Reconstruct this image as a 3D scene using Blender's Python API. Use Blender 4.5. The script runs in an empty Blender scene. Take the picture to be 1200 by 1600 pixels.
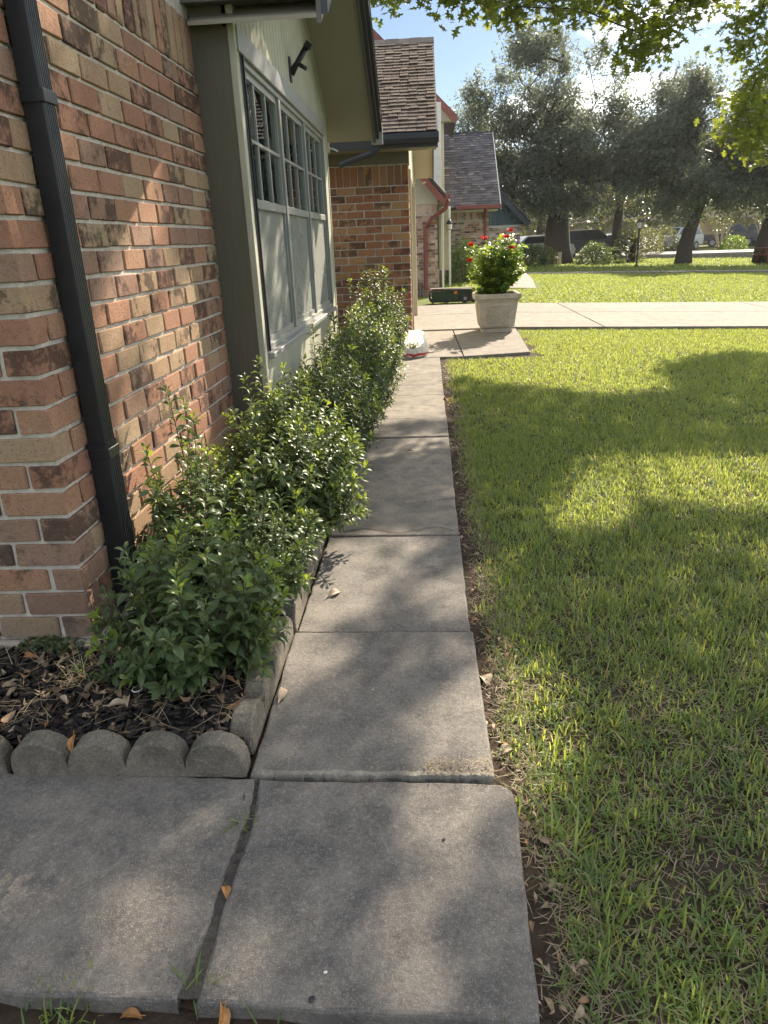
import bpy, bmesh, math, random
import numpy as np
from mathutils import Vector, Matrix

random.seed(7); rng = np.random.default_rng(7)
S = bpy.context.scene
COL = S.collection
R_ = math.radians

# ------------------------------------------------------------------ camera
CAM_H = 1.30
cd = bpy.data.cameras.new('camera'); cam = bpy.data.objects.new('camera', cd); COL.objects.link(cam)
def cam_basis():
    f = 1118.604
    def d(x, y): return Vector((x-600, 800-y, -f)).normalized()
    Y = d(667, 373); Z = -d(725, 3750); Z = (Z - Y*(Y.dot(Z))).normalized(); X = Y.cross(Z)
    return Matrix((X, Y, Z)), f
CB, CF = cam_basis()
cam.matrix_world = Matrix.Translation((0, 0, CAM_H)) @ CB.to_4x4()
cd.sensor_fit = 'HORIZONTAL'; cd.sensor_width = 36; cd.lens = 36*CF/1200
cd.clip_start = .05; cd.clip_end = 2000
S.camera = cam

# ------------------------------------------------------------------ light
SUN_EL, SUN_AZ = 34, 24            # degrees; azimuth from +Y towards +X
SD = Vector((math.sin(R_(SUN_AZ))*math.cos(R_(SUN_EL)), math.cos(R_(SUN_AZ))*math.cos(R_(SUN_EL)), math.sin(R_(SUN_EL))))
W = bpy.data.worlds.new('World'); S.world = W; W.use_nodes = True
wn = W.node_tree.nodes; wl = W.node_tree.links; wn.clear()
out = wn.new('ShaderNodeOutputWorld'); bg = wn.new('ShaderNodeBackground'); bg.inputs[1].default_value = 0.047
sky = wn.new('ShaderNodeTexSky'); sky.sky_type = 'NISHITA'; sky.sun_disc = False
sky.sun_elevation = R_(SUN_EL); sky.sun_rotation = R_(SUN_AZ); sky.dust_density = 0.5; sky.ozone_density = 1.5
tc = wn.new('ShaderNodeTexCoord'); sep = wn.new('ShaderNodeSeparateXYZ'); wl.new(tc.outputs['Generated'], sep.inputs[0])
mx = wn.new('ShaderNodeMath'); mx.operation = 'MAXIMUM'; mx.inputs[1].default_value = 0.0; wl.new(sep.outputs[2], mx.inputs[0])
ad = wn.new('ShaderNodeMath'); ad.operation = 'ADD'; ad.inputs[1].default_value = 0.22; wl.new(mx.outputs[0], ad.inputs[0])
dv = wn.new('ShaderNodeVectorMath'); dv.operation = 'DIVIDE'; cmb = wn.new('ShaderNodeCombineXYZ')
for i in range(3): wl.new(ad.outputs[0], cmb.inputs[i])
wl.new(tc.outputs['Generated'], dv.inputs[0]); wl.new(cmb.outputs[0], dv.inputs[1])
mp = wn.new('ShaderNodeMapping'); mp.inputs['Location'].default_value = (16.96, 10.17, 2.07); wl.new(dv.outputs[0], mp.inputs[0])
nz = wn.new('ShaderNodeTexNoise'); nz.inputs['Scale'].default_value = 0.95; nz.inputs['Detail'].default_value = 9; nz.inputs['Roughness'].default_value = .52
wl.new(mp.outputs[0], nz.inputs['Vector'])
cr = wn.new('ShaderNodeValToRGB'); cr.color_ramp.elements[0].position = .50; cr.color_ramp.elements[1].position = .60
wl.new(nz.outputs['Fac'], cr.inputs[0])
nz2 = wn.new('ShaderNodeTexNoise'); nz2.inputs['Scale'].default_value = 3.0; nz2.inputs['Detail'].default_value = 6; wl.new(mp.outputs[0], nz2.inputs['Vector'])
cc = wn.new('ShaderNodeMixRGB'); cc.inputs[1].default_value = (22, 22.2, 22.6, 1); cc.inputs[2].default_value = (36, 35.4, 34, 1); wl.new(nz2.outputs['Fac'], cc.inputs[0])
mixw = wn.new('ShaderNodeMixRGB'); wl.new(cr.outputs[0], mixw.inputs[0]); tint = wn.new('ShaderNodeMixRGB'); tint.blend_type = 'MULTIPLY'; tint.inputs[0].default_value = 1; tint.inputs[2].default_value = (.74, .82, .92, 1); wl.new(sky.outputs[0], tint.inputs[1]); wl.new(tint.outputs[0], mixw.inputs[1]); wl.new(cc.outputs[0], mixw.inputs[2])
wl.new(mixw.outputs[0], bg.inputs[0]); wl.new(bg.outputs[0], out.inputs[0])
sl = bpy.data.lights.new('sun', 'SUN'); sl.energy = 5.0; sl.angle = R_(.53); sl.color = (1, .86, .68)
so = bpy.data.objects.new('sun', sl); COL.objects.link(so); so.location = SD*60
so.rotation_euler = SD.to_track_quat('Z', 'Y').to_euler()
S.view_settings.view_transform = 'Standard'; S.view_settings.look = 'None'; S.view_settings.gamma = 1
S.view_settings.use_curve_mapping = False; S.view_settings.exposure = 1.42
S.cycles.max_bounces = 8; S.cycles.transparent_max_bounces = 12

# ------------------------------------------------------------------ helpers
def gz(x, y=0):
    return -0.03*min(max(0, x-1.3), 20)
def tag(o, label=None, cat=None, group=None, kind=None):
    if label: o['label'] = label
    if cat: o['category'] = cat
    if group: o['group'] = group
    if kind: o['kind'] = kind
    return o
def wloc(p):
    v = Vector((0, 0, 0))
    while p is not None: v += p.location; p = p.parent
    return v
def link(o, parent=None):
    COL.objects.link(o)
    if parent is not None: o.parent = parent
    return o
def empty(name, loc, label, cat, group=None):
    o = bpy.data.objects.new(name, None); o.empty_display_size = .1
    COL.objects.link(o); o.location = loc
    return tag(o, label, cat, group)
class MB:
    """collects verts / faces in world space; build() makes one mesh object (origin at loc)"""
    def __init__(s): s.v = []; s.f = []
    def add(s, vs, fs):
        n = len(s.v); s.v += [tuple(v) for v in vs]; s.f += [tuple(i+n for i in f) for f in fs]; return s
    def box(s, x0, x1, y0, y1, z0, z1, ch=0.0, M=None):
        if ch <= 0:
            v = [(x, y, z) for z in (z0, z1) for y in (y0, y1) for x in (x0, x1)]
            f = [(0,2,3,1),(4,5,7,6),(0,1,5,4),(2,6,7,3),(0,4,6,2),(1,3,7,5)]
        else:
            v, f = cbox(x0, x1, y0, y1, z0, z1, ch)
        if M is not None: v = [tuple(M @ Vector(p)) for p in v]
        return s.add(v, f)
    def prism(s, poly, axis, a, b):
        """poly: list of 2D pts; extruded along axis from a to b"""
        n = len(poly)
        def P(p, t):
            return {'x': (t, p[0], p[1]), 'y': (p[0], t, p[1]), 'z': (p[0], p[1], t)}[axis]
        v = [P(p, a) for p in poly]+[P(p, b) for p in poly]
        f = [tuple(range(n))[::-1], tuple(range(n, 2*n))]+[(i, (i+1) % n, n+(i+1) % n, n+i) for i in range(n)]
        return s.add(v, f)
    def tube(s, pts, rad, n=8, cap=True):
        pts = [Vector(p) for p in pts]
        if not hasattr(rad, '__len__'): rad = [rad]*len(pts)
        vs = []; fs = []; prev = None
        for i, p in enumerate(pts):
            t = (pts[min(i+1, len(pts)-1)]-pts[max(i-1, 0)])
            t = t.normalized() if t.length > 1e-9 else Vector((0, 0, 1))
            if prev is None:
                u = t.orthogonal().normalized()
            else:
                u = (prev - t*prev.dot(t)); u = u.normalized() if u.length > 1e-6 else t.orthogonal().normalized()
            prev = u; w = t.cross(u)
            for k in range(n):
                a = 2*math.pi*k/n; vs.append(p+(u*math.cos(a)+w*math.sin(a))*rad[i])
        for i in range(len(pts)-1):
            for k in range(n): fs.append((i*n+k, i*n+(k+1) % n, (i+1)*n+(k+1) % n, (i+1)*n+k))
        if cap: fs += [tuple(range(n))[::-1], tuple(range((len(pts)-1)*n, len(pts)*n))]
        return s.add(vs, fs)
    def lathe(s, c, prof, n=16, sx=1, sy=1):
        vs = []; fs = []
        for r, z in prof:
            for k in range(n):
                a = 2*math.pi*k/n; vs.append((c[0]+r*sx*math.cos(a), c[1]+r*sy*math.sin(a), c[2]+z))
        for i in range(len(prof)-1):
            for k in range(n): fs.append((i*n+k, i*n+(k+1) % n, (i+1)*n+(k+1) % n, (i+1)*n+k))
        fs += [tuple(range(n))[::-1], tuple(range((len(prof)-1)*n, len(prof)*n))]
        return s.add(vs, fs)
    def build(s, name, mat, parent=None, loc=None, smooth=False, kind=None):
        base = wloc(parent) if parent is not None else Vector((0, 0, 0))
        l = Vector(loc) if loc is not None else base.copy()
        m = bpy.data.meshes.new(name)
        m.from_pydata([(v[0]-l[0], v[1]-l[1], v[2]-l[2]) for v in s.v], [], s.f); m.validate()
        if smooth: m.polygons.foreach_set('use_smooth', [True]*len(m.polygons))
        m.materials.append(mat)
        o = bpy.data.objects.new(name, m); link(o, parent); o.location = l-base
        if kind: o['kind'] = kind
        return o
def cbox(x0, x1, y0, y1, z0, z1, ch, jit=0, r=None):
    X = (x0, x1); Y = (y0, y1); Z = (z0, z1); v = []; idx = {}
    for i in (0, 1):
        for j in (0, 1):
            for k in (0, 1):
                sx, sy, sz = 1-2*i, 1-2*j, 1-2*k
                o = (0, 0, 0) if not jit else tuple(r.uniform(-jit, jit) for _ in range(3))
                c = (X[i]+o[0], Y[j]+o[1], Z[k]+o[2])
                for a in range(3):
                    d = [sx*ch, sy*ch, sz*ch]; d[a] = 0
                    idx[i, j, k, a] = len(v); v.append((c[0]+d[0], c[1]+d[1], c[2]+d[2]))
    f = []
    g = lambda i, j, k, a: idx[i, j, k, a]
    for i in (0, 1):
        f.append([g(i,0,0,0), g(i,1,0,0), g(i,1,1,0), g(i,0,1,0)])
        f.append([g(0,i,0,1), g(0,i,1,1), g(1,i,1,1), g(1,i,0,1)])
        f.append([g(0,0,i,2), g(1,0,i,2), g(1,1,i,2), g(0,1,i,2)])
        for j in (0, 1):
            f.append([g(0,i,j,1), g(1,i,j,1), g(1,i,j,2), g(0,i,j,2)])
            f.append([g(i,0,j,0), g(i,1,j,0), g(i,1,j,2), g(i,0,j,2)])
            f.append([g(i,j,0,0), g(i,j,1,0), g(i,j,1,1), g(i,j,0,1)])
            for k in (0, 1): f.append([g(i,j,k,0), g(i,j,k,1), g(i,j,k,2)])
    # orient outward
    c = Vector(((x0+x1)/2, (y0+y1)/2, (z0+z1)/2)); out = []
    for q in f:
        p = [Vector(v[a]) for a in q]; n = (p[1]-p[0]).cross(p[2]-p[0]); m = sum(p, Vector())/len(p)
        out.append(tuple(q) if n.dot(m-c) > 0 else tuple(q[::-1]))
    return v, out
def npmesh(name, verts, faces, mat, attrs=None, smooth=False):
    """verts (N,3); faces list of (M,k) int arrays"""
    m = bpy.data.meshes.new(name); m.vertices.add(len(verts)); m.vertices.foreach_set('co', np.asarray(verts, np.float32).ravel())
    tot = sum(len(f) for f in faces); ls = []; lt = []; pos = 0; lv = []
    for f in faces:
        k = f.shape[1]; ls.append(np.arange(len(f))*k+pos); lt.append(np.full(len(f), k)); lv.append(f.ravel()); pos += f.size
    m.loops.add(pos); m.loops.foreach_set('vertex_index', np.concatenate(lv).astype(np.int32))
    m.polygons.add(tot); m.polygons.foreach_set('loop_start', np.concatenate(ls).astype(np.int32))
    m.update(calc_edges=True); m.validate()
    if smooth: m.polygons.foreach_set('use_smooth', np.ones(tot, bool))
    for k, a in (attrs or {}).items():
        at = m.attributes.new(k, 'FLOAT', 'POINT'); at.data.foreach_set('value', np.asarray(a, np.float32))
    m.materials.append(mat)
    return m
def scatter(tv, tf, mats3, offs):
    """instances template tv (n,3), faces tf (list of tuples) with (N,3,3) matrices and (N,3) offsets -> verts, faces"""
    tv = np.asarray(tv); N = len(offs); n = len(tv)
    V = np.einsum('nij,vj->nvi', mats3, tv)+offs[:, None, :]
    F = []
    for k in (3, 4):
        t = np.array([f for f in tf if len(f) == k])
        if len(t): F.append((np.arange(N)[:, None, None]*n+t[None]).reshape(-1, k))
    return V.reshape(-1, 3), F
def rotmats(yaw, pitch, roll, scale):
    """leaf along +Y: roll about Y, pitch about X, yaw about Z"""
    cy, sy = np.cos(yaw), np.sin(yaw); cp, sp = np.cos(pitch), np.sin(pitch); cr_, sr = np.cos(roll), np.sin(roll); z = np.zeros_like(yaw); o = np.ones_like(yaw)
    Rz = np.stack([np.stack([cy, -sy, z], -1), np.stack([sy, cy, z], -1), np.stack([z, z, o], -1)], -2)
    Rx = np.stack([np.stack([o, z, z], -1), np.stack([z, cp, -sp], -1), np.stack([z, sp, cp], -1)], -2)
    Ry = np.stack([np.stack([cr_, z, sr], -1), np.stack([z, o, z], -1), np.stack([-sr, z, cr_], -1)], -2)
    M = Rz @ Rx @ Ry
    sc = np.asarray(scale); sc = np.repeat(sc[:, None], 3, 1) if sc.ndim == 1 else sc
    return M*sc[:, None, :]

# ------------------------------------------------------------------ materials
class NT:
    def __init__(s, name):
        s.m = bpy.data.materials.new(name); s.m.use_nodes = True; s.t = s.m.node_tree; s.n = s.t.nodes; s.l = s.t.links; s.n.clear()
        s.out = s.n.new('ShaderNodeOutputMaterial')
    def node(s, typ, **kw):
        n = s.n.new('ShaderNode'+typ)
        for k, v in kw.items():
            if k.startswith('_'): setattr(n, k[1:], v)
        return n
    def put(s, sock, val):
        if hasattr(val, 'is_linked') or isinstance(val, bpy.types.NodeSocket): s.l.new(val, sock)
        elif isinstance(val, (tuple, list)) and len(val) == 3 and sock.type == 'RGBA': sock.default_value = (*val, 1)
        else: sock.default_value = val
    def co(s, kind='Object', scale=(1, 1, 1), off=None):
        t = s.node('TexCoord'); o = t.outputs[kind]
        m = s.node('Mapping'); s.l.new(o, m.inputs[0]); m.inputs['Scale'].default_value = scale
        if off is not None: s.l.new(off, m.inputs['Location'])
        return m.outputs[0]
    def pos(s, scale=(1, 1, 1)):
        g = s.node('NewGeometry'); m = s.node('Mapping'); s.l.new(g.outputs['Position'], m.inputs[0]); m.inputs['Scale'].default_value = scale; return m.outputs[0]
    def noise(s, vec, scale, detail=4, rough=.55):
        n = s.node('TexNoise'); s.l.new(vec, n.inputs['Vector']); n.inputs['Scale'].default_value = scale; n.inputs['Detail'].default_value = detail; n.inputs['Roughness'].default_value = rough
        return n.outputs['Fac']
    def voro(s, vec, scale, feature='F1', out='Distance'):
        n = s.node('TexVoronoi', _feature=feature); s.l.new(vec, n.inputs['Vector']); n.inputs['Scale'].default_value = scale; return n.outputs[out]
    def ramp(s, fac, stops, interp='LINEAR'):
        n = s.node('ValToRGB'); s.put(n.inputs[0], fac); e = n.color_ramp.elements; n.color_ramp.interpolation = interp
        while len(e) < len(stops): e.new(.5)
        for i, (p, c) in enumerate(stops):
            e[i].position = p; e[i].color = (*(c if hasattr(c, '__len__') else (c, c, c)), 1)
        return n.outputs[0]
    def mix(s, fac, a, b, typ='MIX'):
        n = s.node('MixRGB', _blend_type=typ); s.put(n.inputs[0], fac); s.put(n.inputs[1], a); s.put(n.inputs[2], b); return n.outputs[0]
    def math(s, op, a, b=0.0, c=0.0):
        n = s.node('Math', _operation=op); s.put(n.inputs[0], a); s.put(n.inputs[1], b); s.put(n.inputs[2], c); return n.outputs[0]
    def bump(s, h, strength=.3, dist=.01, normal=None):
        n = s.node('Bump'); s.put(n.inputs['Height'], h); n.inputs['Strength'].default_value = strength; n.inputs['Distance'].default_value = dist
        if normal is not None: s.l.new(normal, n.inputs['Normal'])
        return n.outputs[0]
    def pbr(s, color, rough=.6, spec=.4, normal=None, metal=0, link=True):
        p = s.node('BsdfPrincipled'); s.put(p.inputs['Base Color'], color); s.put(p.inputs['Roughness'], rough)
        p.inputs['Specular IOR Level'].default_value = spec; p.inputs['Metallic'].default_value = metal
        if normal is not None: s.l.new(normal, p.inputs['Normal'])
        if link: s.l.new(p.outputs[0], s.out.inputs[0])
        return p.outputs[0]
    def attr(s, name):
        a = s.node('Attribute'); a.attribute_name = name; return a.outputs['Fac']
    def rnd(s):
        o = s.node('ObjectInfo'); g = s.node('NewGeometry')
        a = s.math('ADD', o.outputs['Random'], g.outputs['Random Per Island']); return s.math('FRACT', a)
def plain(name, col, rough=.55, spec=.4, var=.12, scale=6, bump=.15, bscale=40, metal=0):
    t = NT(name); p = t.pos()
    n = t.noise(p, scale, 5); n2 = t.noise(p, bscale, 4)
    c = t.mix(t.ramp(n, [(.3, 0.), (.7, 1.)]), tuple(max(0, x*(1-var)) for x in col), tuple(min(1, x*(1+var)) for x in col))
    t.pbr(c, t.math('MULTIPLY_ADD', n2, .2, rough-.1), spec, t.bump(n2, bump, .004) if bump else None, metal); return t.m
def brick_mat(name, stops, dark=(.05, .035, .03)):
    t = NT(name); r = t.rnd()
    off = t.math('MULTIPLY', r, 37.0)
    g = t.node('NewGeometry'); vm = t.node('VectorMath', _operation='ADD'); cb = t.node('CombineXYZ')
    for i in range(3): t.l.new(off, cb.inputs[i])
    t.l.new(g.outputs['Position'], vm.inputs[0]); t.l.new(cb.outputs[0], vm.inputs[1]); v = vm.outputs[0]
    base = t.ramp(r, stops, 'CONSTANT')
    mp_ = t.node('Mapping'); t.l.new(v, mp_.inputs[0]); mp_.inputs['Scale'].default_value = (1, 1, .28)
    st = t.noise(mp_.outputs[0], 34, 5, .7)                # wire-cut streaks
    base = t.mix(t.ramp(st, [(.35, 0.), (.7, .5)]), base, t.mix(.55, base, (.36, .25, .16))); base = t.mix(t.ramp(t.noise(v, 5, 3), [(.4, 0.), (.7, .5)]), base, t.mix(.5, base, (.30, .15, .09)))
    bl = t.noise(v, 13, 9, .72); r2 = t.math('FRACT', t.math('MULTIPLY', r, 7.31))
    th = t.math('MULTIPLY_ADD', r2, .34, .40)
    k = t.math('MULTIPLY', t.math('SUBTRACT', bl, th), 12.0); k = t.ramp(k, [(0., 0.), (1., .75)])
    base = t.mix(k, base, dark)
    sp = t.voro(v, 110); pit = t.ramp(sp, [(.12, .0), (.24, 1.)]); base = t.mix(pit, t.mix(.6, base, (.03, .02, .015)), base)
    wn_ = t.noise(v, 26, 4, .7); base = t.mix(t.ramp(wn_, [(.64, 0.), (.78, .38)]), base, (.55, .48, .42))
    f = t.noise(v, 120, 5, .7); base = t.mix(t.ramp(t.noise(v, 48, 6, .8), [(.35, .42), (.55, 0.)]), base, t.mix(.6, base, (.05, .035, .03)))
    zz = t.node('SeparateXYZ'); t.l.new(g.outputs['Position'], zz.inputs[0]); dirt = t.math('MULTIPLY', t.ramp(t.math('ADD', zz.outputs[2], t.math('MULTIPLY', bl, .25)), [(.18, .75), (.45, 0.)]), t.ramp(bl, [(.3, .4), (.6, 1.)])); base = t.mix(dirt, base, (.16, .13, .105))
    h = t.math('ADD', t.math('MULTIPLY', f, .8), t.math('ADD', t.math('MULTIPLY', pit, .35), t.math('MULTIPLY', st, .6)))
    t.pbr(base, .9, .15, t.bump(h, .9, .006)); return t.m
def concrete(name, c1, c2, stain=(.10, .095, .09), speck=.45, big=1.6, rough_k=1.0):
    t = NT(name); p = t.pos()
    a = t.noise(p, big, 6, .6); b = t.noise(p, 9, 6, .62); f = t.noise(p, 210, 3, .7)
    c = t.mix(t.ramp(a, [(.32, 0.), (.68, 1.)]), c1, c2)
    c = t.mix(t.ramp(b, [(.42, 0.), (.72, .8)]), c, stain); c = t.mix(t.ramp(t.noise(p, 3.1, 7, .68), [(.46, 0.), (.66, .55)]), c, stain)
    c = t.mix(t.ramp(t.noise(p, 27, 5, .7), [(.55, 0.), (.8, .35)]), c, tuple(x*1.35 for x in c2))
    v = t.voro(p, 300); vc = t.node('TexVoronoi'); t.l.new(p, vc.inputs['Vector']); vc.inputs['Scale'].default_value = 300
    bw = t.node('RGBToBW'); t.l.new(vc.outputs['Color'], bw.inputs[0])
    inside = t.ramp(v, [(.16, 1.), (.34, 0.)])
    sel = t.math('MULTIPLY', inside, t.ramp(bw.outputs[0], [(.55, 0.), (.62, 1.)]))
    c = t.mix(t.math('MULTIPLY', sel, speck), c, (.62, .58, .50))
    sel2 = t.math('MULTIPLY', inside, t.ramp(bw.outputs[0], [(.36, 1.), (.42, 0.)]))
    c = t.mix(t.math('MULTIPLY', sel2, speck), c, (.05, .045, .04))
    g2 = t.noise(p, 95, 3, .8); c = t.mix(t.ramp(g2, [(.30, .55), (.48, 0.)]), c, t.mix(.65, c, (.04, .038, .036))); c = t.mix(t.ramp(g2, [(.54, 0.), (.72, .42)]), c, tuple(min(.6, x*1.7) for x in c2))
    c = t.mix(t.math('MULTIPLY', f, .35), c, t.mix(.5, c, (.03, .03, .03)))
    h = t.math('ADD', t.math('ADD', t.math('MULTIPLY', f, .5), t.math('MULTIPLY', g2, .6)), t.math('ADD', t.math('MULTIPLY', inside, .25), t.math('MULTIPLY', b, .6)))
    t.pbr(c, .86, .25, t.bump(h, min(1, .8*rough_k), .005*rough_k)); return t.m
def leaf_mat(name, dark, light, trans=(.30, .42, .05), tfac=.4, rough=.4, spec=.5, use_attr=True, extra=None):
    t = NT(name)
    r = t.attr('rnd') if use_attr else t.node('ObjectInfo').outputs['Random']
    c = t.ramp(r, [(0., dark), (1., light)])
    if extra: c = t.mix(t.ramp(r, [(.95, 0.), (.97, 1.)]), c, extra)
    p = t.pbr(c, rough, spec, None, link=False)
    tr = t.node('BsdfTranslucent'); t.put(tr.inputs[0], t.mix(.35, trans, c, 'MIX'))
    mx_ = t.node('MixShader'); mx_.inputs[0].default_value = tfac; t.l.new(p, mx_.inputs[1]); t.l.new(tr.outputs[0], mx_.inputs[2]); t.l.new(mx_.outputs[0], t.out.inputs[0])
    return t.m

M = {}
M['brick'] = brick_mat('brick_red_tan', [(0., (.30, .155, .105)), (.2, (.35, .20, .13)), (.36, (.36, .255, .165)), (.52, (.33, .175, .118)), (.66, (.27, .18, .135)), (.78, (.36, .27, .175)), (.9, (.25, .15, .115))])
M['brick2'] = brick_mat('brick_garage', [(0., (.29, .115, .055)), (.25, (.33, .16, .075)), (.5, (.38, .215, .10)), (.72, (.30, .125, .06)), (.88, (.22, .12, .07))])
M['brick_b'] = brick_mat('brick_pink_white', [(0., (.50, .36, .29)), (.25, (.58, .48, .41)), (.5, (.40, .24, .18)), (.65, (.62, .54, .48)), (.85, (.22, .16, .15))])
M['mortar'] = plain('mortar', (.47, .44, .39), .95, .1, .2, 30, .8, 160)
M['foundation'] = plain('foundation', (.34, .30, .25), .95, .1, .25, 12, .7, 90)
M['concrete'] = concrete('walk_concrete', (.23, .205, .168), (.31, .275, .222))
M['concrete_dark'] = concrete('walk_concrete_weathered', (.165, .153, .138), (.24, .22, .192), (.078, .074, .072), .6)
M['drive'] = concrete('drive_concrete', (.235, .212, .18), (.30, .272, .23), (.15, .135, .115), .3, .7)
M['edging'] = concrete('edging_concrete', (.20, .178, .142), (.30, .268, .215), (.09, .086, .068), .8, 6, 2.2)
M['worn'] = concrete('worn_concrete_lip', (.26, .24, .20), (.33, .31, .26), (.15, .14, .12), .4, 8)
M['olive'] = plain('olive_painted_wood', (.125, .118, .088), .55, .35, .1, 3, 0, 40)
M['olive_d'] = plain('dark_olive_fascia', (.115, .112, .10), .5, .35, .08, 3, .1, 60)
M['soffit'] = plain('soffit_paint', (.30, .28, .22), .7, .3, .06, 2, .1, 60)
M['siding'] = plain('siding_cream', (.42, .42, .33), .6, .35, .1, 4, .25, 70)
M['trimgrey'] = plain('grey_trim_paint', (.30, .30, .29), .4, .4, .06, 5, .1, 60)
M['frame'] = plain('window_frame_metal', (.29, .295, .275), .38, .5, .08, 8, .08, 60)
M['cream'] = plain('cream_paint', (.55, .50, .37), .6, .35, .06, 4, .1, 50)
M['black'] = plain('black_gutter_paint', (.018, .019, .023), .38, .5, .2, 5, .05, 40)
M['navy'] = plain('dark_slate_metal', (.030, .034, .045), .4, .5, .15, 5, .05, 40)
M['white'] = plain('white_plastic', (.75, .74, .70), .4, .5, .05, 9, .05, 40)
M['red_trim'] = plain('barn_red_paint', (.20, .068, .058), .5, .4, .12, 5, .08, 40)
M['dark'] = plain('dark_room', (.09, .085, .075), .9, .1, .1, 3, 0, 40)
M['teal'] = plain('teal_siding', (.045, .075, .08), .7, .3, .15, 5, .1, 40)
# wood grain for olive post
def olive():
    t = NT('olive_wood_grain'); v = t.pos((14, 14, .9)); n = t.noise(v, 5, 5, .65)
    t.pbr(t.mix(n, (.098, .092, .068), (.15, .142, .106)), .55, .35, t.bump(n, .5, .004)); return t.m
M['post'] = olive()
def shingle(name, a, b, c):
    t = NT(name); r = t.rnd(); p = t.pos(); f = t.noise(p, 260, 3, .8); col = t.ramp(r, [(0., a), (.5, b), (1., c)])
    col = t.mix(t.ramp(f, [(.3, .5), (.6, 0.)]), col, (.02, .018, .018)); col = t.mix(t.ramp(f, [(.6, 0.), (.8, .4)]), col, (.3, .27, .25))
    t.pbr(col, .95, .15, t.bump(f, .7, .004)); return t.m
M['shingle'] = shingle('shingle_brown', (.13, .102, .088), (.17, .135, .116), (.21, .168, .145))
M['shingle_g'] = shingle('shingle_grey', (.085, .083, .095), (.125, .12, .132), (.17, .162, .175))
M['shingle_d'] = shingle('shingle_dark', (.05, .052, .065), (.07, .072, .085), (.09, .09, .1))
def glass():
    t = NT('window_glass'); g = t.node('BsdfGlossy'); g.inputs['Roughness'].default_value = .015; g.inputs[0].default_value = (.9, .93, .95, 1)
    tr = t.node('BsdfTransparent'); tr.inputs[0].default_value = (.78, .82, .80, 1); fr = t.node('Fresnel'); fr.inputs[0].default_value = 1.45
    n = t.noise(t.pos(), 1.7, 2); b = t.bump(n, .06, .02); t.l.new(b, g.inputs['Normal']); t.l.new(b, fr.inputs['Normal'])
    m = t.node('MixShader'); t.l.new(fr.outputs[0], m.inputs[0]); t.l.new(tr.outputs[0], m.inputs[1]); t.l.new(g.outputs[0], m.inputs[2]); t.l.new(m.outputs[0], t.out.inputs[0]); return t.m
M['glass'] = glass()
def curtain():
    t = NT('sheer_curtain'); p = t.pos((1, 1, .12)); n = t.noise(p, 9, 4)
    t.pbr(t.mix(n, (.52, .54, .50), (.68, .69, .64)), .8, .2, t.bump(n, .4, .02)); return t.m
M['curtain'] = curtain()
def screen():
    t = NT('pale_insect_screen'); n = t.noise(t.pos(), 2.2, 4); d = t.pbr(t.mix(n, (.33, .345, .315), (.43, .445, .40)), .8, .2, None, link=False); tr = t.node('BsdfTransparent')
    m = t.node('MixShader'); m.inputs[0].default_value = .55; t.l.new(d, m.inputs[1]); t.l.new(tr.outputs[0], m.inputs[2]); t.l.new(m.outputs[0], t.out.inputs[0]); return t.m
M['screen'] = screen()
M['blind'] = plain('beige_blind', (.62, .59, .52), .7, .3, .1, 4, .1, 50)
def soil(name, a, b, c, sc=14):
    t = NT(name); p = t.pos(); n = t.noise(p, sc, 6, .65); n2 = t.noise(p, 2.2, 4); f = t.noise(p, 120, 4, .7)
    col = t.mix(t.ramp(n, [(.3, 0.), (.7, 1.)]), a, b); col = t.mix(t.ramp(n2, [(.45, 0.), (.7, .6)]), col, c)
    h = t.math('ADD', n, t.math('MULTIPLY', f, .4)); t.pbr(col, .95, .1, t.bump(h, .8, .012)); return t.m
M['soil'] = soil('lawn_soil', (.035, .028, .022), (.085, .068, .05), (.05, .05, .022))
M['trench'] = soil('edge_soil', (.03, .023, .017), (.075, .055, .04), (.05, .036, .027), 22)
M['gapdirt'] = soil('gap_dirt', (.05, .046, .042), (.12, .11, .098), (.08, .073, .065), 60)
M['far_lawn'] = soil('far_lawn_thatch', (.085, .12, .03), (.13, .155, .045), (.16, .155, .07), 6)
M['mulchbase'] = soil('mulch_base', (.012, .011, .011), (.03, .026, .023), (.02, .018, .017), 40)
M['asphalt'] = plain('street_concrete', (.33, .31, .28), .9, .2, .12, 3, .3, 60)
def chipmat(name, stops, rough=.85):
    t = NT(name); r = t.rnd(); p = t.pos(); n = t.noise(p, 60, 4, .7); c = t.ramp(r, stops); c = t.mix(t.math('MULTIPLY', n, .5), c, t.mix(.6, c, (.01, .009, .008)))
    t.pbr(c, rough, .3, t.bump(n, .5, .004)); return t.m
M['chip'] = chipmat('bark_chip', [(0., (.012, .011, .012)), (.6, (.026, .023, .022)), (.85, (.06, .047, .037)), (1., (.13, .10, .075))])
M['clod'] = chipmat('soil_clod', [(0., (.04, .031, .024)), (.7, (.085, .068, .052)), (1., (.15, .125, .10))])
M['deadleaf'] = chipmat('dead_leaf', [(0., (.12, .075, .04)), (.4, (.26, .19, .12)), (.75, (.36, .28, .19)), (.9, (.30, .14, .05)), (1., (.44, .37, .27))], .6)
M['orangeleaf'] = chipmat('orange_dead_leaf', [(0., (.32, .15, .05)), (1., (.42, .22, .08))], .5)
M['paleleaf'] = chipmat('pale_dead_leaf', [(0., (.40, .31, .21)), (1., (.52, .43, .31))], .5)
M['bark'] = chipmat('tree_bark', [(0., (.055, .045, .038)), (1., (.085, .07, .06))], .95)
M['stem'] = plain('shrub_stem', (.075, .065, .04), .7, .3, .2, 20, .2, 80)
M['stem_g'] = plain('green_stem', (.14, .17, .06), .6, .3, .2, 20, .1, 80)
M['straw'] = leaf_mat('dry_straw', (.19, .15, .095), (.38, .32, .22), (.4, .33, .22), .25, .7, .2)
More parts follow.
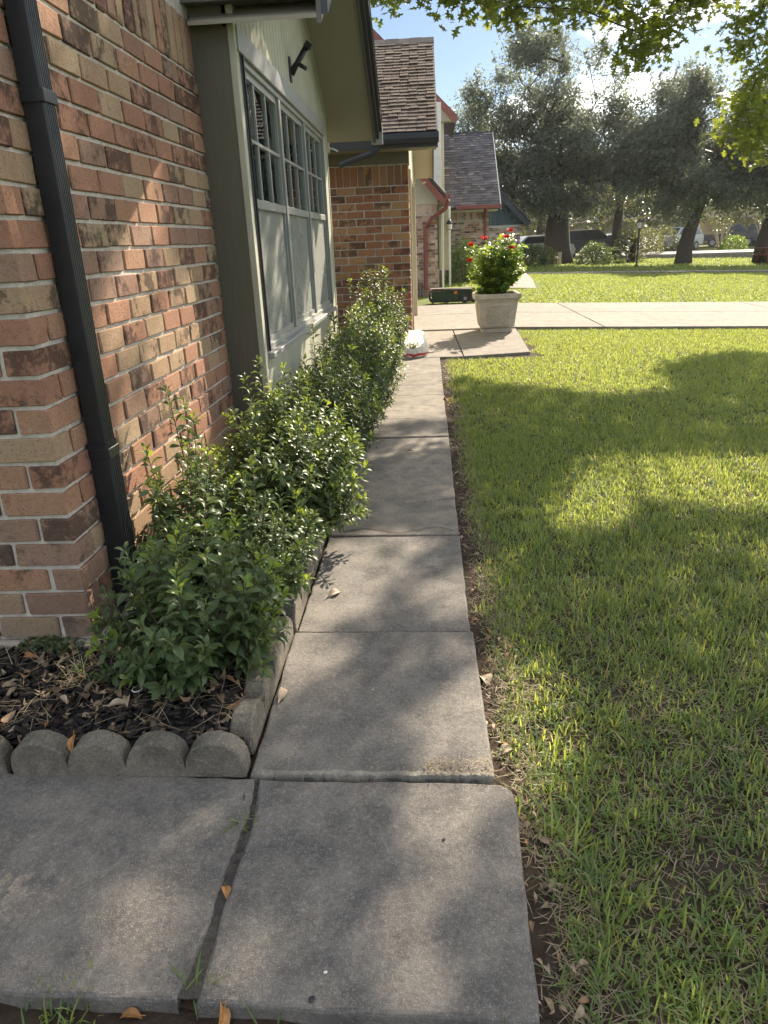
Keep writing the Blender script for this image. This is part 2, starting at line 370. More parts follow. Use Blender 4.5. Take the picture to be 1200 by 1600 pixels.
M['grass'] = leaf_mat('grass_blade', (.062, .132, .048), (.158, .240, .085), (.69, .74, .11), .48, .45, .4, extra=(.33, .27, .13))
M['grass_far'] = leaf_mat('grass_blade_far', (.07, .145, .04), (.175, .245, .07), (.62, .68, .11), .46, .5, .35, extra=(.36, .30, .14))
M['leaf_m'] = leaf_mat('shrub_leaf_mature', (.050, .084, .036), (.105, .152, .062), (.30, .38, .08), .28, .42, .34)
M['leaf_y'] = leaf_mat('shrub_leaf_young', (.11, .19, .03), (.20, .28, .04), (.45, .52, .05), .40, .34, .5)
M['leaf_mo'] = leaf_mat('shrub_leaf_mature_single', (.050, .086, .034), (.105, .154, .060), (.30, .38, .08), .28, .42, .34, False)
M['leaf_yo'] = leaf_mat('shrub_leaf_young_single', (.11, .19, .03), (.20, .28, .04), (.45, .52, .05), .40, .34, .5, False)
M['leaf_oak'] = leaf_mat('live_oak_leaf', (.075, .094, .080), (.165, .190, .155), (.32, .37, .22), .40, .5, .35)
M['leaf_oak2'] = leaf_mat('warm_tree_leaf', (.045, .060, .020), (.12, .135, .042), (.32, .33, .06), .35, .4, .5)
M['leaf_red'] = leaf_mat('lobed_oak_leaf', (.05, .085, .022), (.12, .17, .035), (.42, .48, .04), .42, .4, .4)
M['leaf_pot'] = leaf_mat('hibiscus_leaf', (.045, .10, .022), (.12, .21, .04), (.45, .60, .05), .42, .35, .5)
M['petal'] = leaf_mat('red_petal', (.62, .03, .015), (.78, .07, .03), (.8, .06, .03), .3, .5, .3)

# ================================================================== THE GROUND
def sheet(name, xs, ys, dz, mat, amp=0.0):
    v = []; f = []
    for y in ys:
        for x in xs: v.append((x, y, gz(x)+dz+(random.uniform(-amp, amp) if amp else 0)))
    nx = len(xs)
    for j in range(len(ys)-1):
        for i in range(nx-1): f.append((j*nx+i, j*nx+i+1, (j+1)*nx+i+1, (j+1)*nx+i))
    m = MB(); m.add(v, f); return m.build(name, mat, smooth=True)
XS = [-400, -60, -10, 0, 1.3, 4, 8, 12, 16, 21.3, 60, 400]
tag(sheet('ground', XS, [-80, -5, 5, 15, 30, 60, 120, 400, 900], -.075, M['far_lawn']), kind='structure')
tag(sheet('lawn_soil', list(np.arange(.10, 1.31, .06))+list(np.arange(1.36, 6.5, .12)), list(np.arange(.2, 11.05, .10)), -.036, M['soil'], .006), kind='structure')
tag(sheet('path_edge_soil', list(np.arange(-1.6, .25, .05)), list(np.arange(.3, 1.05, .05)), -.044, M['trench'], .006), kind='structure')
tag(sheet('path_trench_soil', list(np.arange(-.62, .26, .02)), list(np.arange(.9, 9.2, .06)), -.030, M['trench'], .007), kind='structure')
tag(sheet('neighbour_lawn', [-3, 0, 1.3, 3, 6, 10, 16, 21.3, 30], [15.2, 18, 22, 26, 28.3, 28.4], -.022, M['far_lawn']), kind='structure')
tag(sheet('verge_lawn', [-3, 0, 1.3, 3, 6, 10, 16, 21.3, 40], [30.2, 34, 38, 43, 47.4], -.022, M['far_lawn']), kind='structure')

def slab(poly, top, thick, mat, name='slab', parent=None, ch=.006, jit=.0010, step=.05, tilt=(0, 0), loc=None):
    pts = []
    n = len(poly)
    for i in range(n):
        a = Vector(poly[i]); b = Vector(poly[(i+1) % n]); k = max(1, int((b-a).length/step))
        for j in range(k):
            p = a.lerp(b, j/k); s_ = 0 if j == 0 else 1
            pts.append(Vector((p[0]+random.gauss(0, jit)*s_, p[1]+random.gauss(0, jit)*s_)))
    c = sum(pts, Vector((0, 0)))/len(pts); N = len(pts)
    rings = []
    for inset, dz in ((0, -thick), (0, -ch*1.1), (ch*.35, -ch*.35), (ch*1.2, 0)):
        ring = []
        for i, p in enumerate(pts):
            t = pts[(i+1) % N]-pts[i-1]; nn = Vector((-t[1], t[0]))
            nn = nn.normalized() if nn.length > 0 else Vector((0, 0))
            q = p+nn*inset
            ring.append((q[0], q[1], gz(q[0])+top+dz+(q[0]-c[0])*tilt[0]+(q[1]-c[1])*tilt[1]+(random.gauss(0, .0012) if 0 < inset < ch else 0)))
        rings.append(ring)
    v = sum(rings, []); f = []
    for r in range(3):
        for i in range(N): f.append((r*N+i, r*N+(i+1) % N, (r+1)*N+(i+1) % N, (r+1)*N+i))
    f.append(tuple(range(3*N, 4*N)))
    m = MB(); m.add(v, f); return m.build(name, mat, parent, loc)

walk = bpy.data.objects.new('walkway', None); COL.objects.link(walk); tag(walk, kind='structure'); walk.empty_display_size = .1
PX0, PX1 = -.488, .128
ys = [1.487, 2.222, 3.115, 3.995, 4.885, 5.45, 6.35, 7.30, 8.50]
for i in range(len(ys)-1):
    g = .005
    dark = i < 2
    x1 = PX1+(.016 if i == 0 else 0)+random.uniform(-.003, .003)
    if i == 0:
        poly = [(PX0, ys[i]+.004), (.150, ys[i]+.002), (.138, ys[i+1]-g), (PX0-.008, ys[i+1]-g)]
    else:
        poly = [(PX0, ys[i]+g), (x1, ys[i]+g), (x1, ys[i+1]-g), (PX0, ys[i+1]-g)]
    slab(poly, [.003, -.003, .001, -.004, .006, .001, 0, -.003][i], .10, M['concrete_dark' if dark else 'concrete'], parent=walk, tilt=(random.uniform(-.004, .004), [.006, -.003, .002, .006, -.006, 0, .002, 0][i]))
# near slab with the rounded corner, and the side slab left of it
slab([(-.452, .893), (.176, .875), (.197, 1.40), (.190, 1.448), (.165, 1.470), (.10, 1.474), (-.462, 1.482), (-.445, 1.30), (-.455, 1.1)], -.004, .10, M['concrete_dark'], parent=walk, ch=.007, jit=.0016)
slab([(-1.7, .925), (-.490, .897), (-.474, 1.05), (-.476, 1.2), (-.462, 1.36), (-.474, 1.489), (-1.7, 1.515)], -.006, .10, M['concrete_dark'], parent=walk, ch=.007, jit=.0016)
# worn pale lip of the second slab
slab([(-.475, 1.4895), (.148, 1.4885), (.146, 1.506), (.07, 1.503), (-.02, 1.508), (-.13, 1.504), (-.26, 1.509), (-.37, 1.505), (-.470, 1.510)], .0052, .03, M['worn'], 'worn_lip', walk, ch=.003, jit=.0022, step=.012)
# crack across the fourth slab : a thin dark seam of soil
m = MB(); p = [(-.40, 3.12)]
pts = [(-.42+i*.0275, 3.165+.035*math.sin(i*.5)+random.uniform(-.012, .012)) for i in range(20)]
for a, b in zip(pts[:-1], pts[1:]):
    w_ = .0025; m.add([(a[0], a[1]-w_, .0035), (b[0], b[1]-w_, .0035), (b[0], b[1]+w_, .0035), (a[0], a[1]+w_, .0035)], [(0, 1, 2, 3)])
m.build('crack', M['trench'], walk)

m = MB(); n = 46
for i in range(n+1):
    y = .905+.575*i/n; xc = np.interp(y, [.9, 1.05, 1.2, 1.36, 1.48], [-.476, -.470, -.468, -.455, -.470])
    for dx_ in (-.026, 0, .026): m.v.append((xc+dx_+random.gauss(0, .001), y, -.013+random.gauss(0, .003)+(.004 if dx_ else -.002)))
m.f = [(i*3+k, i*3+k+1, i*3+k+4, i*3+k+3) for i in range(n) for k in range(2)]
m.build('joint_dirt', M['gapdirt'], walk, smooth=True)
def crack(p0, p1, z, n=16, amp=.012, w_=.0012):
    m = MB(); P_ = [Vector(p0).lerp(Vector(p1), i/n)+Vector((random.gauss(0, amp), random.gauss(0, amp)))*(0 < i < n) for i in range(n+1)]
    for a, b in zip(P_[:-1], P_[1:]):
        d = (b-a).normalized(); q = Vector((-d.y, d.x))*w_*random.uniform(.5, 1.4); m.add([(*(a-q), z), (*(b-q), z), (*(b+q), z), (*(a+q), z)], [(0, 1, 2, 3)])
    m.build('crack', M['trench'], walk)
crack((.128, 3.60), (-.2, 3.52), .0032); crack((-.48, 6.0), (.05, 5.9), .0032, w_=.0016)
pad = bpy.data.objects.new('entry_pad', None); COL.objects.link(pad); tag(pad, kind='structure')
for poly in ([(-.6, 8.51), (.40, 8.51), (.36, 11.03), (-.6, 11.03)], [(.412, 8.51), (1.20, 8.70), (1.30, 11.03), (.372, 11.03)]):
    slab(poly, .0, .1, M['drive'], parent=pad, step=.15)
drive = bpy.data.objects.new('driveway', None); COL.objects.link(drive); tag(drive, kind='structure')
for (a, b) in ((-.9, 1.3), (1.302, 2.60), (2.615, 6.2), (6.215, 10), (10.01, 14)):
    slab([(a, 11.07), (b, 11.07), (b, 13.30), (a, 13.34)], .018, .12, M['drive'], parent=drive, step=.25, ch=.006)
    slab([(a, 13.35), (b, 13.31), (b, 15.28), (a, 15.28)], .020, .12, M['drive'], parent=drive, step=.25, ch=.006)
side = bpy.data.objects.new('sidewalk', None); COL.objects.link(side); tag(side, kind='structure')
xs_ = [2.6, 4.2, 6.2, 8.2, 10.2, 12.2, 14.2, 16.2, 18.2, 20.2, 22.2]
yc = lambda x: 28.5+.9*(1-math.exp(-max(0, x-3)/3))
for a, b in zip(xs_[:-1], xs_[1:]):
    slab([(a, yc(a)), (b-.02, yc(b)), (b-.02, yc(b)+.95), (a, yc(a)+.95)], .0, .1, M['drive'], parent=side, step=.6)
slab([(2.0, 20.5), (2.9, 20.3), (3.4, 24.5), (3.7, 28.2), (2.7, 28.3), (2.4, 24.5)], 0, .1, M['drive'], parent=side, step=.6)
st = bpy.data.objects.new('street', None); COL.objects.link(st); tag(st, kind='structure')
slab([(-30, 47.6), (60, 47.6), (60, 58), (-30, 58)], -.10, .05, M['asphalt'], 'roadway', st, step=3)
for y in (47.45, 58.0): slab([(-30, y), (60, y), (60, y+.15), (-30, y+.15)], .0, .2, M['drive'], 'kerb', st, step=3)
m = MB(); m.add([(x, y, gz(x)-.01+(y-58.2)*.028) for y in (58.2, 66, 78, 120) for x in (-30, 0, 21.3, 60)], [(j*4+i, j*4+i+1, j*4+i+5, j*4+i+4) for j in range(3) for i in range(3)])
tag(m.build('far_yard', M['far_lawn']), kind='structure')

# ================================================================== GRASS
def blades(name, P, L, Wd, yaw, lean, bend, mat, rnd, seg=3, parent=None):
    """P (N,3), blade arcs leaning over"""
    N = len(P); rows = []
    t = np.linspace(0, 1, seg+1)
    dx, dy = np.cos(yaw), np.sin(yaw); wx, wy = -dy, dx
    ang0 = lean
    x = np.zeros(N); z = np.zeros(N); pts = [(x.copy(), z.copy())]
    for s_ in range(seg):
        a = ang0+bend*(s_+.5)/seg
        x = x+np.sin(a)*L/seg; z = z+np.cos(a)*L/seg; pts.append((x.copy(), z.copy()))
    prof = [1.0, .95, .7, 0][-(seg+1):] if seg == 3 else [1.0, .8, 0]
    V = []
    for i, (x, z) in enumerate(pts):
        cx = P[:, 0]+dx*x; cy = P[:, 1]+dy*x; cz = P[:, 2]+z
        if i == seg: V.append(np.stack([cx, cy, cz], -1))
        else:
            w_ = Wd*prof[i]/2
            V.append(np.stack([cx-wx*w_, cy-wy*w_, cz], -1)); V.append(np.stack([cx+wx*w_, cy+wy*w_, cz], -1))
    V = np.stack(V, 1); nv = V.shape[1]; b = np.arange(N)[:, None]*nv
    quads = np.concatenate([b+np.array([[2*i, 2*i+1, 2*i+3, 2*i+2]]) for i in range(seg-1)]) if seg > 1 else None
    tri = b+np.array([[2*seg-2, 2*seg-1, 2*seg]])
    me = npmesh(name, V.reshape(-1, 3), [quads, tri], mat, {'rnd': np.repeat(rnd, nv)})
    o = bpy.data.objects.new(name, me); link(o, parent); return o
def lowfreq(x, y, s, seed):
    r = np.random.default_rng(seed); a = 0
    for k in range(5):
        th = r.uniform(0, 6.28); f = s*r.uniform(.6, 1.6); a = a+np.sin((x*np.cos(th)+y*np.sin(th))*f+r.uniform(0, 6.28))
    return a/5
GZ = np.vectorize(gz)
def lawn_left(y):     # ragged lawn edge along the walkway
    e = .205+.055*np.clip((1.7-y)/.8, 0, 1)+.012*np.sin(y*7)+.01*np.sin(y*17+1)
    return e
def edge_ok(x, y):
    ok = x > lawn_left(y)
    ok &= ~((y > 8.42) & (x < 1.30+.05*np.sin(y*9)))
    return ok
def make_grass(name, label, x0, x1, y0, y1, dens, L, Wd, seg, clump, fn=None, mat='grass', kind='stuff', zo=-.036, flat=0.0, view=True):
    N = int((x1-x0)*(y1-y0)*dens); n = max(1, N//clump)
    cx = rng.uniform(x0, x1, n); cy = rng.uniform(y0, y1, n)
    if view:                       # only where the ground is anywhere near the photo's view
        k = cx < .62+cy*.50+.5; cx = cx[k]; cy = cy[k]; n = len(cx)
    if fn is not None: k = fn(cx, cy); cx = cx[k]; cy = cy[k]; n = len(cx)
    if n == 0: return
    hs = 1+.28*lowfreq(cx, cy, 5, 3)+.15*rng.normal(size=n)
    x = np.repeat(cx, clump)+rng.normal(0, .022, n*clump); y = np.repeat(cy, clump)+rng.normal(0, .022, n*clump); h = np.repeat(hs, clump)
    N = n*clump
    if fn is not None:
        k = edge_ok(x+.03, y) if mat == 'grass' else np.ones(N, bool)
        x, y, h = x[k], y[k], h[k]; N = len(x)
    P = np.stack([x, y, GZ(x)+zo], -1)
    yaw = rng.uniform(0, 6.283, N); lean = np.abs(rng.normal(.45, .32, N))+flat; bend = np.abs(rng.normal(.75, .4, N))
    r = np.clip(.5+.3*lowfreq(x, y, 2.3, 11)+.25*rng.normal(size=N), 0, .94)
    dry = rng.random(N) < np.clip(.045+.10*lowfreq(x, y, 3.1, 5), .01, .3); r[dry] = 1.0
    o = blades(name, P, L*np.clip(h, .5, 1.7)*rng.uniform(.65, 1.25, N), Wd*rng.uniform(.7, 1.25, N), yaw, lean, bend, M[mat], r, seg)
    return tag(o, label, 'grass', kind=kind)
def bare(x, y, lo):    # patchiness, thin towards the viewer
    d = lowfreq(x, y, 4.2, 21)+.6*lowfreq(x, y, 11, 8)
    th = np.interp(y, [.6, 1.1, 1.7, 2.6, 4, 6], [-.4, -.5, -.75, -1.1, -1.6, -2.5])+np.clip(x-.55, 0, 1)*np.interp(y, [.8, 1.6, 2.4], [.2, .1, .0])
    thin = np.interp(y, [.7, 1.3, 2.0, 2.8], [.50, .36, .15, 0])*np.clip((x-.25)/.5, .25, 1)
    return (d > th+lo) & (rng.random(len(x)) > thin)
near_fn = lambda x, y: edge_ok(x, y) & bare(x, y, 0)
make_grass('lawn_grass', 'broad bladed green lawn grass beside the near walkway', .18, 2.6, .55, 2.6, 10500, .052, .0046, 3, 7, near_fn)
make_grass('lawn_grass', 'green lawn grass along the middle of the walkway', .16, 3.4, 2.6, 5.2, 12000, .044, .0047, 2, 7, near_fn)
make_grass('lawn_grass', 'sunlit and shaded lawn grass before the driveway', .15, 4.9, 5.2, 11.0, 6400, .043, .0066, 2, 6, edge_ok)
make_grass('tall_grass', 'longer bright grass tufts near the walkway corner', .22, 1.3, .7, 2.3, 240, .115, .0065, 3, 9, lambda x, y: edge_ok(x, y) & (lowfreq(x, y, 5, 31) > .15))
make_grass('neighbour_grass', 'bright sunlit grass beyond the driveway', 0.05, 16, 15.35, 28.4, 620, .05, .018, 2, 5, lambda x, y: ~((x < .5) & (y > 17.6)) & ~((x > 2.0+(y-20)*.06) & (x < 3.4+(y-24)*.08) & (y > 20.2) & (x < 3.75)), 'grass_far', zo=-.022)
make_grass('verge_grass', 'grass strip between the sidewalk and the street', 2, 24, 30.4, 47.3, 80, .09, .035, 2, 4, None, 'grass_far', zo=-.022)
# straw and thatch lying flat
def straw(name, label, n, x0, x1, y0, y1, fn, z, L=(.02, .065), w=(.0012, .0026)):
    x = rng.uniform(x0, x1, n*3); y = rng.uniform(y0, y1, n*3); k = fn(x, y); x = x[k][:n]; y = y[k][:n]; N = len(x)
    P = np.stack([x, y, GZ(x)+z+rng.uniform(0, .012, N)], -1)
    o = blades(name, P, rng.uniform(*L, N), rng.uniform(*w, N), rng.uniform(0, 6.283, N), rng.normal(1.45, .12, N), rng.normal(.1, .55, N), M['straw'], rng.random(N), 3)
    return tag(o, label, 'dry grass', kind='stuff')
straw('dry_thatch', 'dry straw coloured thatch lying between the grass', 20000, .2, 2.6, .55, 3.6, lambda x, y: edge_ok(x+.02, y) & (lowfreq(x, y, 3.3, 40)+.5*lowfreq(x, y, 9, 41)+np.clip(2.2-y, -1, 1)*.55 > rng.normal(0, .35, len(x))), -.034)
x = rng.uniform(.15, 2.0, 9000); y = rng.uniform(.55, 3.2, 9000)**1.0; k = (x < .75+y*.5); x, y = x[k], y[k]; N = len(x)
V, F = scatter([(-.5, -.35, -.4), (.42, -.5, -.5), (-.3, .5, -.5), (.5, .34, -.3), (-.34, -.4, .5), (.4, -.3, .4), (-.4, .32, .34), (.3, .4, .5)], [(0, 2, 3, 1), (4, 5, 7, 6), (0, 1, 5, 4), (2, 6, 7, 3), (0, 4, 6, 2), (1, 3, 7, 5)], rotmats(rng.uniform(0, 6.28, N), rng.normal(0, .6, N), rng.normal(0, .6, N), rng.uniform(.003, .013, N)), np.stack([x, y, GZ(x)-.036+rng.uniform(0, .005, N)], -1))
tag(link(bpy.data.objects.new('soil_crumbs', npmesh('soil_crumbs', V, F, M['clod']))), 'crumbly soil clods between the thin near grass', 'soil', kind='stuff')
straw('edge_thatch', 'dead brown grass along the ragged lawn edge', 5200, .17, .40, .7, 8.4, lambda x, y: np.abs(x-lawn_left(y)-.02) < .035+.03*rng.random(len(x)), -.03, (.025, .07))
straw('trench_litter', 'dry bits of straw in the soil beside the slabs', 900, .12, .26, .8, 8.2, lambda x, y: x < lawn_left(y)+.02, -.026, (.015, .05))

# ================================================================== PLANTING BED : edging, mulch, litter
def scallop_block(label, n, origin, ax, tilt=0.0, h=.109, w=.160, t=.062):
    """concrete edging with n scallops; runs along ax (unit 2D vector) from origin"""
    prof = [(0, 0)]
    k = 11
    for s_ in range(n):
        for i in range(k+1):
            a = math.pi*(1-i/k); x = s_*w+w/2+math.cos(a)*w*.497; z = h-.076+math.sin(a)*.076
            if s_ and i == 0: continue
            prof.append((x, z))
    prof.append((n*w, 0))
    L = n*w; o = Vector((origin[0], origin[1], origin[2])); A = Vector((ax[0], ax[1], 0)).normalized(); B = Vector((-A[1], A[0], 0))
    rings = []
    c = .006
    for d, s_ in ((0, 1), (c, 0), (t-c, 0), (t, 1)):
        ring = []
        for (x, z) in prof:
            xx = min(max(x, c*s_), L-c*s_); zz = z-(c*s_ if z > 0 else 0)
            p = o+A*xx+B*(d+random.gauss(0, .0007)+z*tilt)+Vector((0, 0, zz+random.gauss(0, .0007))); ring.append(tuple(p))
        rings.append(ring)
    N = len(prof); v = sum(rings, []); f = [tuple(range(N)), tuple(range(3*N, 4*N))[::-1]]
    for r in range(3):
        for i in range(N): f.append((r*N+i, (r+1)*N+i, (r+1)*N+(i+1) % N, r*N+(i+1) % N))
    m = MB(); m.add(v, f); b = m.build('edging_block', M['edging'], None, tuple(o))
    return tag(b, label, 'edging', 'scalloped edging blocks round the bed')
scallop_block('scalloped concrete edging block along the cross slab, with four full humps', 4, (-1.140, 1.492, -.011), (1, 0))
scallop_block('scalloped concrete edging block cut off by the left frame edge', 4, (-1.795, 1.489, -.012), (1, .004))
side_lab = ['scalloped edging block beside the walkway, nearest the bed corner', 'second scalloped edging block along the walkway, under the near shrubs', 'third scalloped edging block along the walkway, under the middle shrubs', 'fourth scalloped edging block along the walkway, mostly behind leaves', 'fifth scalloped edging block along the walkway, by the window shrubs', 'sixth scalloped edging block along the walkway, under the far shrubs', 'last scalloped edging block along the walkway, nearest the garage']
for i in range(7):
    y0 = 1.585+i*.655
    if i == 6: break
    scallop_block(side_lab[i], 4, (-.497+random.uniform(-.006, .004), y0, -.012+random.uniform(-.006, .004)), (random.uniform(-.008, .008), 1), tilt=random.uniform(0, .12))
scallop_block(side_lab[6], 3, (-.50, 1.585+6*.655, -.012), (0, 1))
# mulch bed
nx, ny = 60, 120
xsb = np.linspace(-2.0, -.515, nx); ysb = np.concatenate([np.linspace(1.545, 3.4, 80), np.linspace(3.45, 9.28, 40)])
X_, Y_ = np.meshgrid(xsb, ysb)
Z_ = .070+.018*lowfreq(X_, Y_, 9, 2)+.010*lowfreq(X_, Y_, 30, 4)+rng.uniform(-.003, .003, X_.shape)-.03*np.exp(-((X_+.52)/.07)**2)-.022*np.exp(-((Y_-1.55)/.08)**2)
b_ = np.arange(nx*(len(ysb)-1)).reshape(-1, nx)[:, :-1].ravel()
me = npmesh('mulch_bed', np.stack([X_, Y_, Z_], -1).reshape(-1, 3), [np.stack([b_, b_+1, b_+1+nx, b_+nx], -1)], M['mulchbase'], smooth=True)
tag(link(bpy.data.objects.new('mulch_bed', me)), kind='structure')
def bedz(x, y): return .070+.018*lowfreq(x, y, 9, 2)+.010*lowfreq(x, y, 30, 4)-.03*np.exp(-((x+.52)/.07)**2)-.022*np.exp(-((y-1.55)/.08)**2)
def bed_pts(n, y1=2.6, p=1.0):
    x = rng.uniform(-1.75, -.53, n); y = 1.56+(y1-1.56)*rng.random(n)**p; k = ~((x < -1.10) & (y > 2.0)); return x[k], y[k]
cv = [(-.5, -.45, -.4), (.42, -.5, -.5), (-.4, .5, -.5), (.5, .44, -.4), (-.44, -.5, .5), (.5, -.4, .4), (-.5, .42, .44), (.4, .5, .5)]; cf = [(0, 2, 3, 1), (4, 5, 7, 6), (0, 1, 5, 4), (2, 6, 7, 3), (0, 4, 6, 2), (1, 3, 7, 5)]
x, y = bed_pts(5200, 3.0, 1.3); N = len(x)
sc = np.stack([rng.uniform(.008, .022, N), rng.uniform(.016, .055, N), rng.uniform(.003, .009, N)], -1)
V, F = scatter(cv, cf, rotmats(rng.uniform(0, 6.28, N), rng.normal(0, .32, N), rng.normal(0, .4, N), sc), np.stack([x, y, bedz(x, y)+rng.uniform(.0, .016, N)], -1))
tag(link(bpy.data.objects.new('bark_mulch', npmesh('bark_mulch', V, F, M['chip']))), 'dark shredded bark mulch covering the bed', 'mulch', kind='stuff')
# dead leaf shape: pointed oval, slightly cupped
def oval_leaf(seg=5, wid=.42, cup=.10, curl=.08, point=1.0):
    v = []; f = []
    for i in range(seg+1):
        t = i/seg; w_ = wid*math.sin(math.pi*t**point)**.8 if 0 < i < seg else .02
        z = -curl*(t-.4)**2*4*.3
        v += [(-w_/2, t, z+cup*w_), (0, t, z), (w_/2, t, z+cup*w_)]
    for i in range(seg):
        a = i*3; f += [(a, a+1, a+4, a+3), (a+1, a+2, a+5, a+4)]
    return v, f
DL = oval_leaf(5, .40, .35, .9)
x, y = bed_pts(420, 2.1, .9); N = len(x); s_ = rng.uniform(.022, .055, N)
V, F = scatter(*DL, rotmats(rng.uniform(0, 6.28, N), rng.normal(0, .3, N), rng.normal(0, .5, N)+np.where(rng.random(N) < .4, 3.14, 0), s_), np.stack([x, y, bedz(x, y)+rng.uniform(.012, .024, N)], -1))
tag(link(bpy.data.objects.new('leaf_litter', npmesh('leaf_litter', V, F, M['deadleaf']))), 'small dry leaves scattered over the dark mulch', 'leaf litter', kind='stuff')
x = rng.uniform(.125, .27, 330); y = .8+7*rng.random(330)**1.6; N = 330; s_ = rng.uniform(.012, .04, N)
V, F = scatter(*DL, rotmats(rng.uniform(0, 6.28, N), rng.normal(0, .35, N), rng.normal(0, .6, N), s_), np.stack([x, y, np.full(N, -.022)+rng.uniform(0, .008, N)], -1))
tag(link(bpy.data.objects.new('leaf_litter', npmesh('leaf_litter', V, F, M['deadleaf']))), 'brown leaf scraps in the soil between walkway and lawn', 'leaf litter', kind='stuff')
straw('bed_straw', 'fine dry twigs and straw lying on the mulch', 520, -1.75, -.55, 1.57, 2.2, lambda x, y: ~((x < -1.1) & (y > 2.0)), .088, (.03, .12), (.0012, .003))
straw('slab_debris', 'reddish dry crumbs on the near end of the second slab', 260, -.03, .15, 1.49, 1.55, lambda x, y: rng.random(len(x)) < .9, .0055, (.006, .02), (.001, .0025))
def fallen_leaf(label, x, y, z, L, yaw, pitch=.05, roll=.1, mat='deadleaf', wid=.42, group=None):
    v, f = oval_leaf(7, wid, .30, .8)
    Mx = Matrix.Rotation(yaw, 3, 'Z') @ Matrix.Rotation(pitch, 3, 'X') @ Matrix.Rotation(roll, 3, 'Y')
    v = [Mx @ (Vector(p)*L) for p in v]
    m = MB(); m.add(v, f); m.add([p+Vector((0, 0, -.0012)) for p in v], [q[::-1] for q in f])
    m.tube([Mx @ (Vector((0, -.18, .05))*L), Mx @ (Vector((0, .05, .012))*L), Mx @ (Vector((0, .9, .0))*L)], [.02*L, .02*L, .008*L], 5)
    o = m.build('fallen_leaf', M[mat]); o.location = (x, y, z); return tag(o, label, 'leaf', 'single fallen leaves')
fallen_leaf('orange brown leaf lying in the gap between the two near slabs', -.452, 1.118, .000, .036, .35, .1, .3, 'orangeleaf', .55)
fallen_leaf('rust brown leaf on the soil below the side slab', -.555, .885, -.032, .045, 1.50, .05, .1, 'orangeleaf', .45)
fallen_leaf('long brown leaf upright at the bottom edge below the near slab', -.40, .845, -.036, .075, -.1, .55, .9, 'orangeleaf', .33)
fallen_leaf('pale tan leaf on the walkway near the second edging block', -.412, 2.49, .006, .07, -.75, .12, .5, 'paleleaf', .42)
fallen_leaf('pale curled leaf resting against the side edging', -.470, 1.80, .012, .075, -.12, .15, .5, 'paleleaf', .34)
fallen_leaf('tan leaf in the soil beside the second slab corner', .172, 1.60, -.018, .05, -.9, .15, .2, 'paleleaf', .55)
fallen_leaf('large pale lobed leaf in the soil beside the third slab', .170, 1.93, -.018, .06, .4, .1, .2, 'paleleaf', .8)
fallen_leaf('dark brown leaf draped over the scalloped edging', -.960, 1.520, .106, .05, 3.0, -.9, .1, 'orangeleaf', .42)
fallen_leaf('cream coloured leaf flat on the mulch behind the edging', -1.055, 1.675, .098, .052, 1.0, .1, .15, 'paleleaf', .42)
fallen_leaf('long cream leaf lying on mulch by the second hump', -.93, 1.655, .098, .062, -1.25, .08, .2, 'paleleaf', .40)
fallen_leaf('tan leaf on the mulch beside the edging corner', -.60, 1.68, .094, .055, .7, .1, .3, 'deadleaf', .45)
fallen_leaf('small dark leaf lying on the sunlit middle of the walkway', -.11, 4.52, .008, .05, 1.4, .1, .3, 'deadleaf', .4)
fallen_leaf('orange leaf at the lawn edge beside the far walkway', .165, 6.1, -.01, .09, .4, .2, .2, 'orangeleaf', .6)
# small loose bits on the slabs
def pebble(label, x, y, z, r, mat):
    v, f = cbox(-r, r, -r*.8, r*.8, 0, r*.7, r*.33, r*.2, random); m = MB(); m.add(v, f); o = m.build('pebble', M[mat]); o.location = (x, y, z)
    return tag(o, label, 'pebble', 'loose bits on the slabs')
pebble('dark pebble at the front edge of the near slab', -.235, .905, -.003, .006, 'black')
pebble('white pebble on the near slab', -.217, .957, -.003, .0035, 'white')
pebble('dark crumb on the right half of the near slab', .015, 1.285, -.003, .0035, 'black')
pebble('pale scrap in the bare lawn at lower right', .43, 1.02, -.034, .006, 'trimgrey')
pebble('pale pebble in the middle of the second slab', -.19, 1.86, .008, .004, 'paleleaf')
# grass tufts growing out of the slab gap and the bottom edge
def tuft(label, x, y, z, n, L, w, mat='grass', flat=.3, name='grass_tuft', spread=.012, rlo=.2, rhi=.8):
    P = np.stack([x+rng.normal(0, spread, n), y+rng.normal(0, spread, n), np.full(n, z)], -1)
    o = blades(name, P, rng.uniform(.5, 1.1, n)*L, np.full(n, w), rng.uniform(0, 6.28, n), np.abs(rng.normal(flat, .3, n)), np.abs(rng.normal(.7, .3, n)), M[mat], rng.uniform(rlo, rhi, n), 3)
    return tag(o, label, 'grass', kind='stuff')
tuft('grass tuft growing in the gap between the two near slabs', -.468, 1.33, -.02, 26, .055, .004, flat=.7, spread=.018)
tuft('flattened grass sprig at the front end of the slab gap', -.470, .925, -.02, 18, .075, .004, flat=1.1)
tuft('upright grass tuft at the bottom left below the side slab', -.70, .865, -.04, 40, .07, .0045, flat=.35, spread=.03)
tuft('small grass sprig below the front edge of the near slab', -.30, .855, -.04, 16, .06, .004, flat=.9, spread=.03)
tuft('tiny grass sprig at the near slab corner below the edge', .13, .845, -.045, 7, .06, .004, flat=.3)
tuft('sunlit yellow green grass clump on the mulch', -1.105, 1.845, .085, 22, .095, .003, flat=.8, rlo=.7, rhi=.9)
tuft('dry straw clump beside the sunlit grass on the mulch', -1.115, 1.81, .085, 34, .08, .002, 'straw', 1.0, 'straw_clump', .03)
